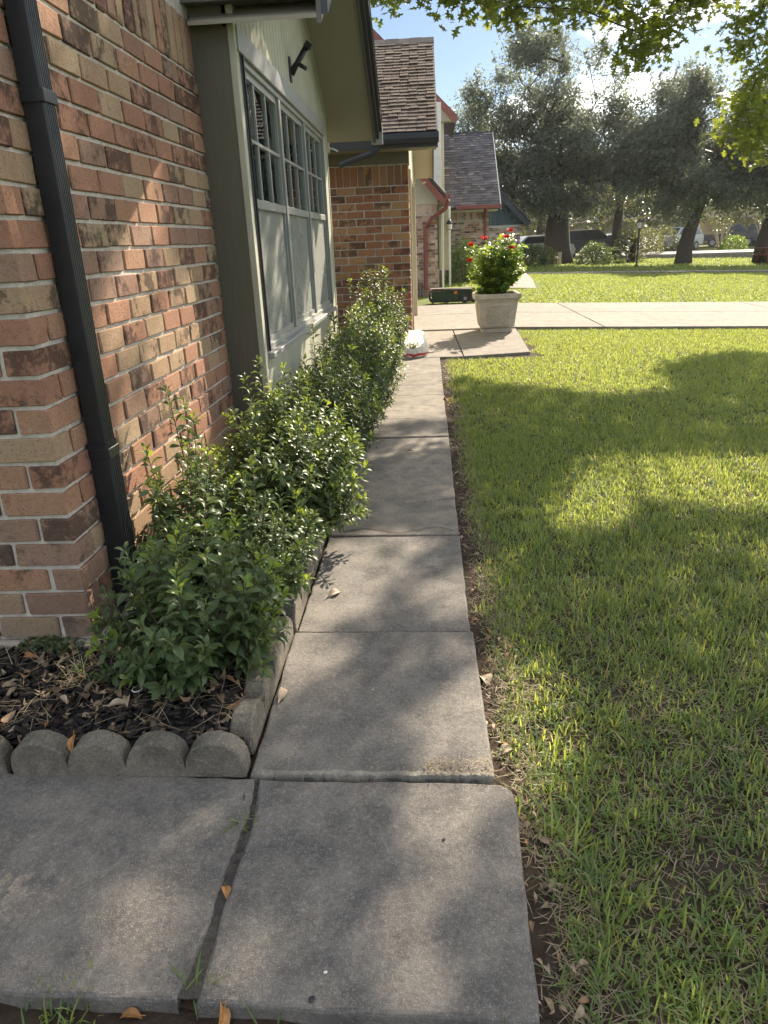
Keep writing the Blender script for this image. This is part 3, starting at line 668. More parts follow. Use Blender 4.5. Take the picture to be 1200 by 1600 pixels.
# two patches of tiny leaved weeds
WL = oval_leaf(3, .75, .2, .3)
def weed(label, x, y, z, r, n, L):
    a = rng.uniform(0, 6.28, n); q = r*np.sqrt(rng.random(n)); P = np.stack([x+np.cos(a)*q*1.35, y+np.sin(a)*q*.55, z+rng.uniform(.0, .035, n)*(1-q/r*.6)], -1)
    V, F = scatter(*WL, rotmats(rng.uniform(0, 6.28, n), rng.normal(.2, .4, n), rng.normal(0, .4, n), rng.uniform(.6, 1.2, n)*L), P)
    e = empty('weed', (x, y, z), label, 'weed')
    me = npmesh('weed_leaf', V-np.array([x, y, z]), F, M['leaf_m'], {'rnd': np.repeat(rng.random(n), len(WL[0]))}); o = bpy.data.objects.new('foliage', me); link(o, e)
    m = MB()
    for i in range(12):
        t_ = rng.uniform(0, 6.28); m.tube([(x, y, z-.01), (x+math.cos(t_)*r*.7, y+math.sin(t_)*r*.35, z+.02)], .001, 4)
    m.build('stem', M['stem_g'], e)
weed('low dark green weed patch at the foot of the brick corner', -1.27, 2.00, .085, .085, 330, .014)
weed('small grey green weed beside the sunlit grass clump', -.99, 1.80, .085, .06, 150, .012)
# little round ground light, only its white ring shows
e = empty('ground_light', (-.872, 1.735, .08), 'small round ground light with a white ring among the mulch', 'light')
m = MB(); m.lathe((-.872, 1.735, .075), [(.001, .0), (.014, .0), (.0145, .02), (.012, .024), (.001, .024)], 16); m.build('body', M['black'], e, smooth=False)
m = MB(); n = 20
m.tube([(-.872+.0135*math.cos(2*math.pi*i/n), 1.735+.0135*math.sin(2*math.pi*i/n), .098) for i in range(n+1)], .0018, 6, False); m.build('rim', M['white'], e, smooth=True)

# ================================================================== OUR HOUSE
XW, XB = -1.127, -.92
YC, YP, YB1 = 2.022, 4.03, 7.42
YG, XG = 9.30, -.207
house = empty('brick_house', (-1.13, 2.02, 0), 'red and tan brick house with a bay window and projecting garage along the walkway', 'house')
pj = cam.matrix_world.inverted()
def px_area(c, w, h):
    p = pj @ Vector(c)
    if p.z > -.1: return 0
    x = 600+CF*p.x/-p.z; y = 800-CF*p.y/-p.z
    if not (-40 < x < 1240 and -40 < y < 1640): return 0
    return w*h/(p.z*p.z)
COURSE = .0868; MO = .0130; Z0 = .104
BL = .216
bricks = []   # (x0,x1,y0,y1,z0,z1, visible area, soldier)
def side_bricks():
    for c in range(23):
        z0 = Z0+c*COURSE; z1 = z0+COURSE-MO; y = YC
        if c % 2: L0 = .100
        else: L0 = BL-MO
        first = True
        while y < YP-.01:
            L = (L0 if first else BL-MO)+random.uniform(-.004, .004); y1 = min(y+L, YP-.004)
            if y1-y > .03:
                d = random.uniform(-.002, .002)
                ar = px_area((XW, (y+y1)/2, (z0+z1)/2), abs(y1-y)*.6, z1-z0)
                dep = .10 if not first else (.205 if c % 2 else .100)
                bricks.append((XW-dep, XW+d, y, y1, z0+random.uniform(-.0015, .0015), z1+random.uniform(-.0015, .0015), ar))
            y = y1+MO*random.uniform(.7, 1.2); first = False
        # front face, running left from the corner
        x = XW-(.205 if c % 2 else .100)-MO
        while x > -2.0:
            L = BL-MO+random.uniform(-.004, .004); x0 = x-L
            ar = px_area((x-L*.3, YC, (z0+z1)/2), L, z1-z0)
            bricks.append((x0, x, YC+random.uniform(-.002, .002), YC+.1, z0, z1, ar)); x = x0-MO
    z0 = Z0+23*COURSE; y = YC+.002
    while y < YP-.02:
        y1 = y+.0868-MO
        if y1 > YP: break
        bricks.append((XW-.10, XW+random.uniform(-.002, .002), y, y1, z0, z0+.225, px_area((XW, y, z0+.1), .05, .2))); y = y1+MO
side_bricks()
wall = MB().box(-3.2, XW-.010, YC+.010, YP+.02, Z0-.01, 2.7).build('brick_wall', M['mortar'], house)
gb = []
def garage_bricks():
    c = .0868
    z = 2.135-.225; x = XG
    while x > -1.9:
        gb.append((x-(c-MO), x, YG+random.uniform(-.002, .002), YG+.1, z, z+.225-MO, 0)); x -= c
    k = 0; z -= c
    while z > -.06:
        x = XG-(.115 if k % 2 else 0); first = (k % 2 == 1)
        if first: gb.append((XG-.115+MO, XG, YG+random.uniform(-.002, .002), YG+.235, z, z+c-MO, 0))
        while x > -1.9:
            L = BL-MO
            gb.append((x-L, x, YG+random.uniform(-.002, .002), YG+.1, z, z+c-MO, 0)); x -= BL
        # return face towards the street, up to the garage door trim
        y = YG+(.235+MO if first else .1+MO)
        gb.append((XG-.1, XG+random.uniform(-.002, .002), y, min(y+(.24 if first else .36), YG+.52), z, z+c-MO, 0))
        z -= c; k += 1
garage_bricks()
gb = [b[:6]+(px_area(((b[0]+b[1])/2, b[2], (b[4]+b[5])/2), b[1]-b[0], b[5]-b[4]) if b[0] > -1.3 else 0,) for b in gb]
gwall = MB().box(-3.0, XG-.010, YG+.010, YG+.52, -.1, 2.2).build('garage_wall', M['mortar'], house)
allb = [(b, 0) for b in bricks]+[(b, 1) for b in gb]
allb.sort(key=lambda t: -t[0][6])
proto = []
for k in range(10):
    v, f = cbox(-.5, .5, -.5, .5, -.5, .5, .035, .022, random)
    proto.append((v, f))
pm = {}
for w_ in (0, 1):
    for k, (v, f) in enumerate(proto):
        me = bpy.data.meshes.new('brick'); me.from_pydata(v, [], f); me.materials.append(M['brick' if w_ == 0 else 'brick2']); pm[w_, k] = me
rest = [MB(), MB()]
for i, (b, w_) in enumerate(allb):
    c = Vector(((b[0]+b[1])/2, (b[2]+b[3])/2, (b[4]+b[5])/2)); s3 = (b[1]-b[0], b[3]-b[2], b[5]-b[4])
    if i < 300 and b[6] > 0:
        o = bpy.data.objects.new('brick', pm[w_, random.randrange(10)]); par = (wall, gwall)[w_]; link(o, par); o.location = c-wloc(par); o.scale = s3
        if w_ == 0: o.rotation_euler = (random.gauss(0, .004), random.gauss(0, .004), 0)
    else:
        v, f = proto[random.randrange(10)]; rest[w_].add([(c[0]+p[0]*s3[0], c[1]+p[1]*s3[1], c[2]+p[2]*s3[2]) for p in v], f)
rest[0].build('brick', M['brick'], wall, kind='stuff'); rest[1].build('brick', M['brick2'], gwall, kind='stuff')
m = MB(); m.box(-3.2, XW+.018, YC-.02, YP, -.15, Z0-.012, .01); m.build('foundation', M['foundation'], house)

# downspout on the brick corner
ds = empty('downspout', (-1.09, 2.3, 0), 'black ribbed metal downspout fixed to the near brick corner', 'downspout')
def corrugated(x0, x1, y0, y1, z0, z1, n=6):
    poly = [(x0, y0), (x1-.006, y0), (x1, y0+.006)]
    w_ = (y1-y0-.012)/n
    for i in range(n):
        a = y0+.006+i*w_; poly += [(x1, a+w_*.30), (x1-.004, a+w_*.45), (x1-.004, a+w_*.75), (x1, a+w_*.9)]
    poly += [(x1, y1-.006), (x1-.006, y1), (x0, y1)]
    return MB().prism(poly, 'z', z0, z1)
corrugated(-1.121, -1.060, 2.222, 2.290, .70, 2.9, 5).build('pipe', M['black'], ds)
corrugated(-1.124, -1.056, 2.217, 2.295, .16, .715, 5).build('lower_pipe', M['black'], ds)
for z in (.66, 1.70):
    b = MB().box(-1.1265, -1.0545, 2.2155, 2.2965, z, z+.035, .002).build('strap', M['black'], ds)
    MB().lathe((0, 0, 0), [(.001, 0), (.004, 0), (.003, .003)], 8).build('screw', M['trimgrey'], b, None).matrix_local = Matrix.Translation(Vector((-1.054, 2.275, z+.018))-wloc(b)) @ Matrix.Rotation(R_(90), 4, 'Y')
m = MB()                                                       # accordion elbow at the foot
for i in range(7):
    t_ = i*.16; c = Vector((-1.088+.005*i, 2.266-.012*i*i*.35, .175-.013*i)); s_ = .046 if i % 2 else .039
    m.tube([c, c+Vector((.004, -.010, -.012))], [s_, s_], 12)
m.build('elbow', M['black'], ds)

# bay : corner post, apron, sill, header, casing
MB().box(-1.135, XB-.012, YP, YP+.05, .08, 2.42).build('side_panel', M['post'], house)
MB().box(XB-.03, XB+.004, YP-.004, YP+.028, .08, 2.42, .003).build('corner_trim', M['siding'], house)
MB().box(XB-.02, XB+.000, YP+.028, YP+.075, .08, 2.42, .003).build('jamb_board', M['siding'], house)
MB().box(XB-.04, XB-.006, YP+.0752, YP+.1448, .70, 2.32, .002).build('dark_casing', M['black'], house)
MB().box(XB-.04, XB-.004, 7.187, 7.1995, .70, 2.32, .002).build('dark_casing', M['black'], house)
MB().box(XB-.02, XB+.000, 7.20, YB1, .08, 2.42, .003).build('jamb_board', M['siding'], house)
MB().box(XB-.022, XB+.008, YB1-.03, YB1+.004, .08, 2.42, .003).build('corner_trim', M['siding'], house)
MB().box(-1.6, XB-.02, YB1-.05, YB1, .08, 2.42).build('side_panel', M['siding'], house)
for i in range(6):                                              # apron boards below the sill
    a = YP+.03+i*(YB1-YP-.06)/6; MB().box(XB-.03, XB-.012+.001*(i % 2), a, a+(YB1-YP-.06)/6-.006, .05, .70, .004).build('apron_board', M['siding'], house)
MB().box(XB-.06, XB+.035, YP+.10, 7.24, .690, .722, .004).build('sill', M['trimgrey'], house)
MB().box(XB-.02, XB+.012, YP+.03, 7.26, 2.205, 2.315, .004).build('header_board', M['trimgrey'], house)
# window
WY = [4.19, 5.195, 6.20, 7.185]; WZ0, WZM, WZ1 = .725, 1.525, 2.205; XF = XB-.035
win = MB()
win.box(XF-.05, XF+.030, YP+.145, WY[0], WZ0, WZ1, .002); win.box(XF-.05, XF+.028, WY[3], 7.2, WZ0, WZ1, .002)
win.box(XF-.05, XF+.026, WY[0], WY[3], WZ1-.03, WZ1-.001, .002); win.box(XF-.05, XF+.026, WY[0], WY[3], WZ0-.002, WZ0+.03, .002)
win = win.build('window', M['frame'], house)
MB().box(XF+.0302, XB+.006, YP+.146, YP+.158, WZ0, WZ1).build('reveal', M['black'], win)
for y in WY[1:3]: MB().box(XF-.05, XF+.024, y-.028, y+.028, WZ0+.03, WZ1-.03, .003).build('mullion', M['frame'], win)
for u in range(3):
    a, b = WY[u]+(.028 if u else 0), WY[u+1]-(.028 if u < 2 else 0)
    MB().box(XF-.03, XF+.016, a, b, WZM-.03, WZM+.018, .003).build('meeting_rail', M['frame'], win)
    s = MB(); s.box(XF-.03, XF+.008, a, a+.03, WZ0+.03, WZM-.03); s.box(XF-.03, XF+.008, b-.03, b, WZ0+.03, WZM-.03); s.box(XF-.03, XF+.009, a+.03, b-.03, WZ0+.03, WZ0+.065); s.build('lower_sash', M['frame'], win)
    MB().box(XF-.014, XF-.010, a+.03, b-.03, WZ0+.065, WZM-.03).build('pane', M['glass'], win)
    MB().box(XF-.006, XF-.003, a+.03, b-.03, WZ0+.065, WZM-.03).build('insect_screen', M['screen'], win)
    s = MB(); s.box(XF-.028, XF+.006, a, a+.028, WZM+.018, WZ1-.03); s.box(XF-.028, XF+.006, b-.028, b, WZM+.018, WZ1-.03); s.box(XF-.028, XF+.007, a+.028, b-.028, WZ1-.065, WZ1-.03); s.build('upper_sash', M['frame'], win)
    a2, b2, z2, z3 = a+.028, b-.028, WZM+.018, WZ1-.065
    for k in range(3):
        for j in range(2):
            ya, yb = a2+(b2-a2)*k/3, a2+(b2-a2)*(k+1)/3; za, zb = z2+(z3-z2)*j/2, z2+(z3-z2)*(j+1)/2
            MB().box(XF-.012, XF-.008, ya+.009, yb-.009, za+.009, zb-.009).build('pane', M['glass'], win)
        if k: MB().box(XF-.022, XF+.004, a2+(b2-a2)*k/3-.009, a2+(b2-a2)*k/3+.009, z2, z3, .002).build('muntin', M['frame'], win)
    MB().box(XF-.021, XF+.005, a2, b2, (z2+z3)/2-.009, (z2+z3)/2+.009, .002).build('muntin', M['frame'], win)
    # wavy sheer curtain behind the lower sash, blind slats partly drawn behind the upper sash
    cvv = []; n = 60
    for i in range(n+1):
        yy = a+.02+(b-a-.04)*i/n; xx = XF-.05+.010*math.sin(i*1.15+u)+.006*math.sin(i*.43)
        cvv += [(xx, yy, WZ0+.01), (xx, yy, WZM+.02)]
    MB().add(cvv, [(2*i, 2*i+2, 2*i+3, 2*i+1) for i in range(n)]).build('curtain', M['curtain'], win, smooth=True)
    s = MB(); cy0, cy1 = [(a+.12, b), (a+.02, b-.15), (a+.05, b-.02)][u]
    s.box(XF-.075, XF-.070, cy0, cy1, WZM, WZ1-.02); s.build('blind', M['blind'], win)
# dim room behind the bay window, so that the panes have something to look into
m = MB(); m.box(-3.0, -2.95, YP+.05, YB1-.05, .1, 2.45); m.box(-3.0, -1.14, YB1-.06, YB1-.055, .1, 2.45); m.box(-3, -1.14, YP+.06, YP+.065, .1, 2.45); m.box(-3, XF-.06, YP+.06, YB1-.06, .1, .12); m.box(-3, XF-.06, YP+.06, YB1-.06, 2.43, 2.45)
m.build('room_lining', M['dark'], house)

# gable over the bay : siding boards, sloped soffit, dark barge board, eaves
GYC, GZT, GSL = 5.775, 3.30, .552
gtop = lambda y: GZT-GSL*abs(y-GYC)
n = 34; bw = (YB1-YP)/n
for i in range(n):
    a, b = YP+i*bw+.004, YP+(i+1)*bw-.004
    za, zb = gtop(a)-.012, gtop(b)-.012
    if min(za, zb) < 2.33: za = max(za, 2.33); zb = max(zb, 2.33)
    poly = [(a, 2.318), (b, 2.318), (b, zb)]+([(GYC, GZT-.012)] if a < GYC < b else [])+[(a, za)]
    MB().prism(poly, 'x', XB-.03, XB-.004).build('siding_board', M['siding'], house)
MB().box(XB-.05, XB-.013, YP, YB1, 2.30, 2.4).build('siding_backing', M['olive_d'], house)
MB().prism([(YP, 2.318), (YB1, 2.318), (YB1, gtop(YB1)-.02), (GYC, GZT-.02), (YP, gtop(YP)-.02)], 'x', XB-.05, XB-.031).build('siding_backing', M['olive_d'], house)
XE = -.50; EY0, EY1 = 3.95, 7.75
for s_, y_end in ((-1, EY0), (1, EY1)):
    ze = gtop(y_end)
    MB().prism([(GYC, GZT), (y_end, ze), (y_end, ze+.016), (GYC, GZT+.018)], 'x', XB-.2, XE).build('soffit', M['soffit'], house)
    MB().prism([(GYC, GZT-.015), (y_end+(-s_)*.33, gtop(y_end-s_*.33)-.015), (y_end-s_*.33, gtop(y_end-s_*.33)-.0005), (GYC, GZT-.0005)], 'x', XB-.004, XB+.016).build('soffit_moulding', M['siding'], house)
    bb = MB().prism([(GYC, GZT-.022), (y_end, ze-.022), (y_end, ze+.13), (GYC, GZT+.15)], 'x', XE, XE+.022).build('barge_board', M['olive_d'], house)
    MB().prism([(GYC, GZT+.012), (y_end, ze+.012), (y_end, ze+.135), (GYC, GZT+.155)], 'x', XE+.0225, XE+.055).build('drip_flashing', M['navy'], bb)
    MB().prism([(GYC, GZT+.075), (y_end, ze+.075), (y_end, ze+.15), (GYC, GZT+.17)], 'x', XE+.0552, XE+.085).build('roof_edge', M['shingle_d'], bb)
    MB().prism([(GYC, GZT+.17), (y_end-.03*-s_, ze+.155), (y_end-.03*-s_, ze+.185), (GYC, GZT+.20)], 'x', -3.6, XE+.09).build('roof', M['shingle'], house)
MB().box(-3.4, XE-.028, EY0-.022, EY0-.0005, gtop(EY0)+.085, gtop(EY0)+.27, .003).build('eave_fascia', M['olive_d'], house)
MB().box(-3.4, XE-.03, EY0+.001, YP+.03, gtop(EY0)+.095, gtop(EY0)+.11).build('eave_soffit', M['olive_d'], house)
m = MB(); m.add([(XE-.026, EY0-.03, gtop(EY0)+.086), (XE-.004, EY0-.03, gtop(EY0)+.098), (XE-.002, EY0-.03, gtop(EY0)+.15), (XE-.026, EY0-.03, gtop(EY0)+.15), (XE-.026, EY0-.005, gtop(EY0)+.086), (XE-.004, EY0-.005, gtop(EY0)+.098), (XE-.002, EY0-.005, gtop(EY0)+.15), (XE-.026, EY0-.005, gtop(EY0)+.15)], [(0, 1, 2, 3), (7, 6, 5, 4), (0, 4, 5, 1), (1, 5, 6, 2), (2, 6, 7, 3), (3, 7, 4, 0)]); m.build('flashing_end', M['white'], house)
MB().box(XE-.02, XE+.09, EY1+.0, EY1+.055, gtop(EY1)-.035, gtop(EY1)+.14, .004).build('gutter_end', M['trimgrey'], house)
# flag bracket on the siding
fb = empty('flag_bracket', (XB, 5.65, 2.42), 'black metal flag pole bracket on the siding above the window', 'bracket')
MB().box(XB-.003, XB+.008, 5.62, 5.68, 2.35, 2.50, .003).build('plate', M['black'], fb)
MB().tube([(XB+.004, 5.65, 2.40), (XB+.05, 5.65, 2.46), (XB+.13, 5.64, 2.56)], [.026, .019, .021], 10).build('socket', M['black'], fb, smooth=True)
MB().tube([(XB+.125, 5.64, 2.545), (XB+.15, 5.636, 2.575)], [.030, .028], 10).build('collar', M['black'], fb)
MB().tube([(XB+.05, 5.65, 2.462), (XB+.115, 5.65, 2.425)], [.015, .014], 8).build('second_socket', M['black'], fb, smooth=True)
# white flood light at the bay corner
fl = empty('flood_light', (XB, 7.45, 2.1), 'white motion flood light at the far corner of the bay window', 'light')
MB().box(XB+.004, XB+.02, 7.43, 7.50, 2.09, 2.18, .003).build('mount', M['cream'], fl)
MB().lathe((0, 0, 0), [(.012, 0), (.03, .03), (.048, .085), (.05, .09), (.001, .085)], 14).build('lamp_head', M['white'], fl).matrix_local = Matrix.Translation((.10, .02, .0)) @ Matrix.Rotation(R_(-110), 4, 'X')
MB().tube([(XB+.02, 7.46, 2.13), (XB+.06, 7.45, 2.12), (XB+.10, 7.47, 2.10)], .008, 6).build('arm', M['white'], fl)

# ---- garage : frieze, soffit, gutter, shingled roof
MB().box(-3.0, XG+.012, YG-.012, YG+.3, 2.136, 2.262, .003).build('frieze_board', M['olive'], house)
MB().box(-3.0, XG+.014, YG-.020, YG-.0125, 2.225, 2.262, .002).build('frieze_trim', M['olive'], house)
MB().box(-3.0, .125, 8.86, YG-.02, 2.2625, 2.280).build('soffit', M['soffit'], house)
GE_Y, GE_Z, GSLOPE, GRY = 8.83, 2.40, .555, 11.42
gut = MB().prism([(8.83, 2.285), (8.76, 2.285), (8.735, 2.33), (8.735, 2.385), (8.745, 2.385), (8.745, 2.335), (8.765, 2.297), (8.83, 2.297)], 'x', -.56, .145).build('gutter', M['navy'], house)
MB().box(-3.0, .12, 8.831, 8.859, 2.25, 2.39, .002).build('fascia', M['navy'], house)
MB().prism([(8.83, 2.285), (8.76, 2.285), (8.735, 2.33), (8.735, 2.385), (8.83, 2.385)], 'x', .1452, .149).build('gutter_cap', M['navy'], gut)
MB().tube([(-.95, 8.70, 2.09), (-.78, 8.74, 2.15), (-.60, 8.78, 2.20), (-.50, 8.79, 2.27)], .028, 6).build('gutter_elbow', M['navy'], house)
RX0, RX1 = -3.0, .130
groof = MB().prism([(GE_Y-.01, GE_Z-.012), (GRY, GE_Z+(GRY-GE_Y)*GSLOPE-.012), (14.05, 2.37), (14.05, 2.33), (GRY, GE_Z+(GRY-GE_Y)*GSLOPE-.06), (GE_Y-.01, GE_Z-.04)], 'x', RX0, RX1-.01).build('garage_roof', M['shingle_d'], house)
sl_ = math.atan(GSLOPE); LR = (GRY-GE_Y)/math.cos(sl_); rows = 29; ex = LR/rows
shm = []
for k in range(4):
    v, f = cbox(-.5, .5, -.12, 1.0, 0, 1, .01, .02, random); me = bpy.data.meshes.new('shingle'); me.from_pydata(v, [], f); me.materials.append(M['shingle']); shm.append(me)
srest = MB()
for r in range(rows):
    x = RX1; a = r*ex
    while x > -3.0:
        w_ = random.uniform(.095, .12); th = random.choice([.004, .005, .007])
        c = Vector((x-w_/2, GE_Y+a*math.cos(sl_), GE_Z+a*math.sin(sl_)+.008+th))
        if x > -.80:
            o = bpy.data.objects.new('shingle', random.choice(shm)); link(o, groof); o.location = c-wloc(groof); o.rotation_euler = (sl_-.010/ex, 0, random.gauss(0, .006)); o.scale = (w_-.005, ex*1.12, th)
        x -= w_
m = MB()                                                         # ridge cap
zr = GE_Z+(GRY-GE_Y)*GSLOPE
for i in range(9):
    x0 = RX1+.01-i*.16; m.prism([(GRY-.16, zr-.088), (GRY, zr+.006+.004*(i % 2)), (GRY+.16, zr-.088), (GRY+.16, zr-.068), (GRY, zr+.026+.004*(i % 2)), (GRY-.16, zr-.068)], 'x', x0-.165, x0)
m.build('ridge_cap', M['shingle_d'], groof)
# gable end towards the street: barge boards and soffit on both slopes, garage door trim
for ya, za, yb, zb in ((GE_Y, GE_Z-.045, GRY, zr-.065), (GRY, zr-.065, 14.05, 2.325)):
    MB().prism([(ya, za-.02), (yb, zb-.02), (yb, zb), (ya, za)], 'x', XG, RX1-.012).build('rake_soffit', M['cream'], house)
    MB().prism([(ya, za-.12), (yb, zb-.12), (yb, zb+.055), (ya, za+.055)], 'x', RX1-.0115, RX1+.008).build('barge_board', M['navy'], house)
MB().prism([(YG+.5, 2.12), (14.0, 2.12), (14.0, 2.3), (GRY, zr-.09), (YG+.5, 2.6)], 'x', XG-.05, XG-.002).build('gable_siding', M['cream'], house)
MB().box(XG-.04, XG+.02, YG+.525, YG+.66, -.05, 2.12, .004).build('door_trim', M['cream'], house)
MB().box(XG-.04, XG+.02, 13.3, 13.42, -.05, 2.12, .004).build('door_trim', M['cream'], house)
MB().box(-3.0, XG-.01, 13.42, 13.95, -.1, 2.2).build('far_pier', M['brick2'], house)
gd = MB()
for k in range(4): gd.box(XG-.14, XG-.10, YG+.66, 13.3, -.03+k*.535, .50+k*.535, .01)
gd.build('garage_door', M['cream'], house)
MB().box(-3.0, XG+.015, 13.4, 14.03, 2.22, 2.30).build('soffit', M['cream'], house)
for nm, lb, yy, zz, xx in (('flood_light', 'cream flood light under the garage roof corner above the brick', 9.0, 2.262, .03), ('flood_light', 'cream flood light under the far garage soffit', 13.55, 2.215, -.05)):
    e = empty(nm, (xx, yy, zz), lb, 'light')
    MB().lathe((xx, yy, zz), [(.001, 0), (.045, 0), (.045, -.02), (.02, -.03), (.001, -.03)], 14).build('mount', M['cream'], e)
    for s_ in (-1, 1):
        MB().lathe((0, 0, 0), [(.018, 0), (.03, .02), (.042, .08), (.044, .085), (.001, .08)], 12).build('lamp_head', M['cream'], e).matrix_local = Matrix.Translation((.045*s_, -.02, -.05)) @ Matrix.Rotation(R_(125), 4, 'X') @ Matrix.Rotation(R_(25*s_), 4, 'Y')

# ================================================================== SHRUBS
def frame_mats(D, L, twist=.35, upv=None, wid=None):
    """(N,3) directions -> matrices whose Y axis is the leaf direction"""
    D = D/np.linalg.norm(D, axis=1, keepdims=True); N = len(D)
    U = np.tile(np.array([0, 0, 1.0]), (N, 1)) if upv is None else upv
    U = U+rng.normal(0, twist, (N, 3)); Z = U-(U*D).sum(1, keepdims=True)*D; Z /= np.linalg.norm(Z, axis=1, keepdims=True)+1e-9
    X = np.cross(D, Z); w_ = np.ones(N) if wid is None else wid
    return np.stack([X*(L*w_)[:, None], D*L[:, None], Z*L[:, None]], -1)
SL = oval_leaf(4, .40, .22, .55, 1.35); SLF = oval_leaf(2, .42, .22, .55, 1.2)
SL_me = {}
for k in ('leaf_mo', 'leaf_yo'):
    me = bpy.data.meshes.new('leaf'); me.from_pydata(*[SL[0], [], SL[1]]); me.materials.append(M[k]); me.polygons.foreach_set('use_smooth', [True]*len(me.polygons)); SL_me[k] = me
def shrub(label, c, r, h, n, leaf=.046, z0=.075, xmin=-1.10, single=0, tall=(), young=.5, lpp=29, skirt=.35, group='shrubs along the wall', name='shrub', xmax=9):
    e = empty(name, (c[0], c[1], z0), label, 'shrub', group)
    stems = MB(); LP = []; LD = []; LL = []; LY = []
    tips = []
    for i in range(n):
        a = random.uniform(0, 6.283); q = math.sqrt(random.random())
        if random.random() < skirt: q = random.uniform(.75, 1.05); zz = h*random.uniform(.12, .6)
        else: zz = h*(1-.42*q*q)*random.uniform(.66, 1.0)*(random.uniform(1.1, 1.3) if random.random() < .13 else 1)
        tips.append((c[0]+r[0]*q*math.cos(a), c[1]+r[1]*q*math.sin(a), z0+zz))
    tips += list(tall)
    for i, t_ in enumerate(tips):
        t_ = Vector(t_); t_.x = min(max(t_.x, xmin+.02), xmax); b = Vector((c[0]+random.gauss(0, .05)*r[0]/.3, c[1]+random.gauss(0, .07)*r[1]/.3, z0-.01))
        if t_.z-b.z < .02: t_.z = b.z+.03
        mid = b.lerp(t_, .5); mid.z = b.z+(t_.z-b.z)*random.uniform(.32, .5); mid += Vector((t_.x-b.x, t_.y-b.y, 0))*.16
        P = lambda u: b*(1-u)**2+mid*2*u*(1-u)+t_*u*u
        ln = (t_-b).length
        stems.tube([P(u) for u in (0, .25, .5, .75, 1)], [.0042, .0034, .0027, .002, .0012], 5, False)
        k = max(8, int(lpp*min(1.35, .45+ln/.7))); g0 = random.uniform(0, 6.28); yg = random.random() < young*.9
        for j in range(k):
            u = 1-(j/k)**1.15*min(.78, .30/ln+.12)
            p = P(u); tn = (P(min(1, u+.02))-P(u-.02)).normalized(); ga = g0+j*2.4
            s1 = tn.orthogonal().normalized(); s2 = tn.cross(s1); rad = s1*math.cos(ga)+s2*math.sin(ga)
            up = max(.15, 1.05-.09*j)+random.gauss(0, .15)
            d = (rad+tn*up+Vector((0, 0, .1))).normalized()
            LP.append(p); LD.append(d); LL.append(leaf*(.55+.45*min(1, j/5))*random.uniform(.75, 1.2)); LY.append(yg and j < 5)
    LP = np.array([tuple(p) for p in LP]); LD = np.array([tuple(p) for p in LD]); LL = np.array(LL); LY = np.array(LY)
    ends = LP+LD*LL[:, None]; k = (ends[:, 0] > xmin) & (ends[:, 2] > z0-.01); LP, LD, LL, LY = LP[k], LD[k], LL[k], LY[k]
    MM = frame_mats(LD, LL, .4, wid=rng.uniform(.85, 1.15, len(LL)))
    off = np.array([c[0], c[1], z0]); left = np.ones(len(LP), bool)
    stems.build('stem', M['stem'], e)
    if single:
        dist = np.linalg.norm(LP-np.array([0, 0, CAM_H]), axis=1)-.25*(LP[:, 2]-z0)
        pick = np.argsort(dist)[:single*2]; pick = rng.permutation(pick)[:single]
        for i in pick:
            left[i] = False; o = bpy.data.objects.new('leaf', SL_me['leaf_yo' if LY[i] else 'leaf_mo']); link(o, e)
            m4 = Matrix([list(MM[i][q])+[LP[i][q]-off[q]] for q in range(3)]+[[0, 0, 0, 1]]); o.matrix_local = m4
    for yy, nm in ((False, 'leaf_m'), (True, 'leaf_y')):
        k = left & (LY == yy)
        if not k.any(): continue
        SX = SL if c[1] < 3.6 else SLF; V, F = scatter(*SX, MM[k], LP[k]-off); N = k.sum()
        o = bpy.data.objects.new('young_foliage' if yy else 'foliage', npmesh('foliage', V, F, M[nm], {'rnd': np.repeat(rng.random(N), len(SX[0]))}, smooth=True)); link(o, e); o['kind'] = 'stuff'
    return e
shrub('low leafy green shrub nearest the camera at the bed corner', (-.735, 1.90), (.30, .27), .50, 84, .052, single=290, young=.4, skirt=.45, xmax=-.46)
shrub('shrub with tall bare-stemmed shoots against the brick wall by the downspout', (-.90, 2.55), (.20, .30), .56, 62, .050, single=150, tall=[(-1.02, 2.72, .80), (-.98, 2.78, .74), (-.92, 2.7, .70), (-1.05, 2.5, .62)], young=.5)
shrub('low shrub spilling over the edging behind the nearest shrub', (-.64, 2.42), (.22, .30), .42, 76, .044, single=120, young=.4, skirt=.5, xmax=-.44)
shrub('broad shrub leaning over the walkway beside the window post', (-.66, 3.10), (.38, .46), .64, 165, .050, single=200, tall=[(-.80, 3.35, .80), (-.70, 3.45, .76), (-.60, 3.3, .74), (-.86, 3.3, .74)], young=.6)
shrub('dense dark green shrub below the near half of the bay window', (-.60, 4.12), (.33, .50), .68, 140, .048, xmin=-.90, young=.55, tall=[(-.68, 4.3, .86), (-.6, 4.5, .82)])
shrub('small leaved shrub under the middle of the bay window', (-.57, 5.10), (.34, .58), .72, 140, .047, xmin=-.89, young=.4)
shrub('sunlit shrub with upright shoots below the far window', (-.53, 6.15), (.34, .52), .80, 125, .047, xmin=-.89, young=.7, tall=[(-.66, 6.4, 1.0), (-.6, 6.5, .96)])
shrub('tall yellow green shrub in front of the garage brick wall', (-.47, 7.15), (.30, .50), .92, 150, .045, xmin=-.88, young=.8, tall=[(-.42, 7.25, 1.06), (-.38, 7.2, 1.04), (-.46, 7.3, 1.08), (-.62, 7.1, 1.02), (-.55, 7.2, 1.04)])

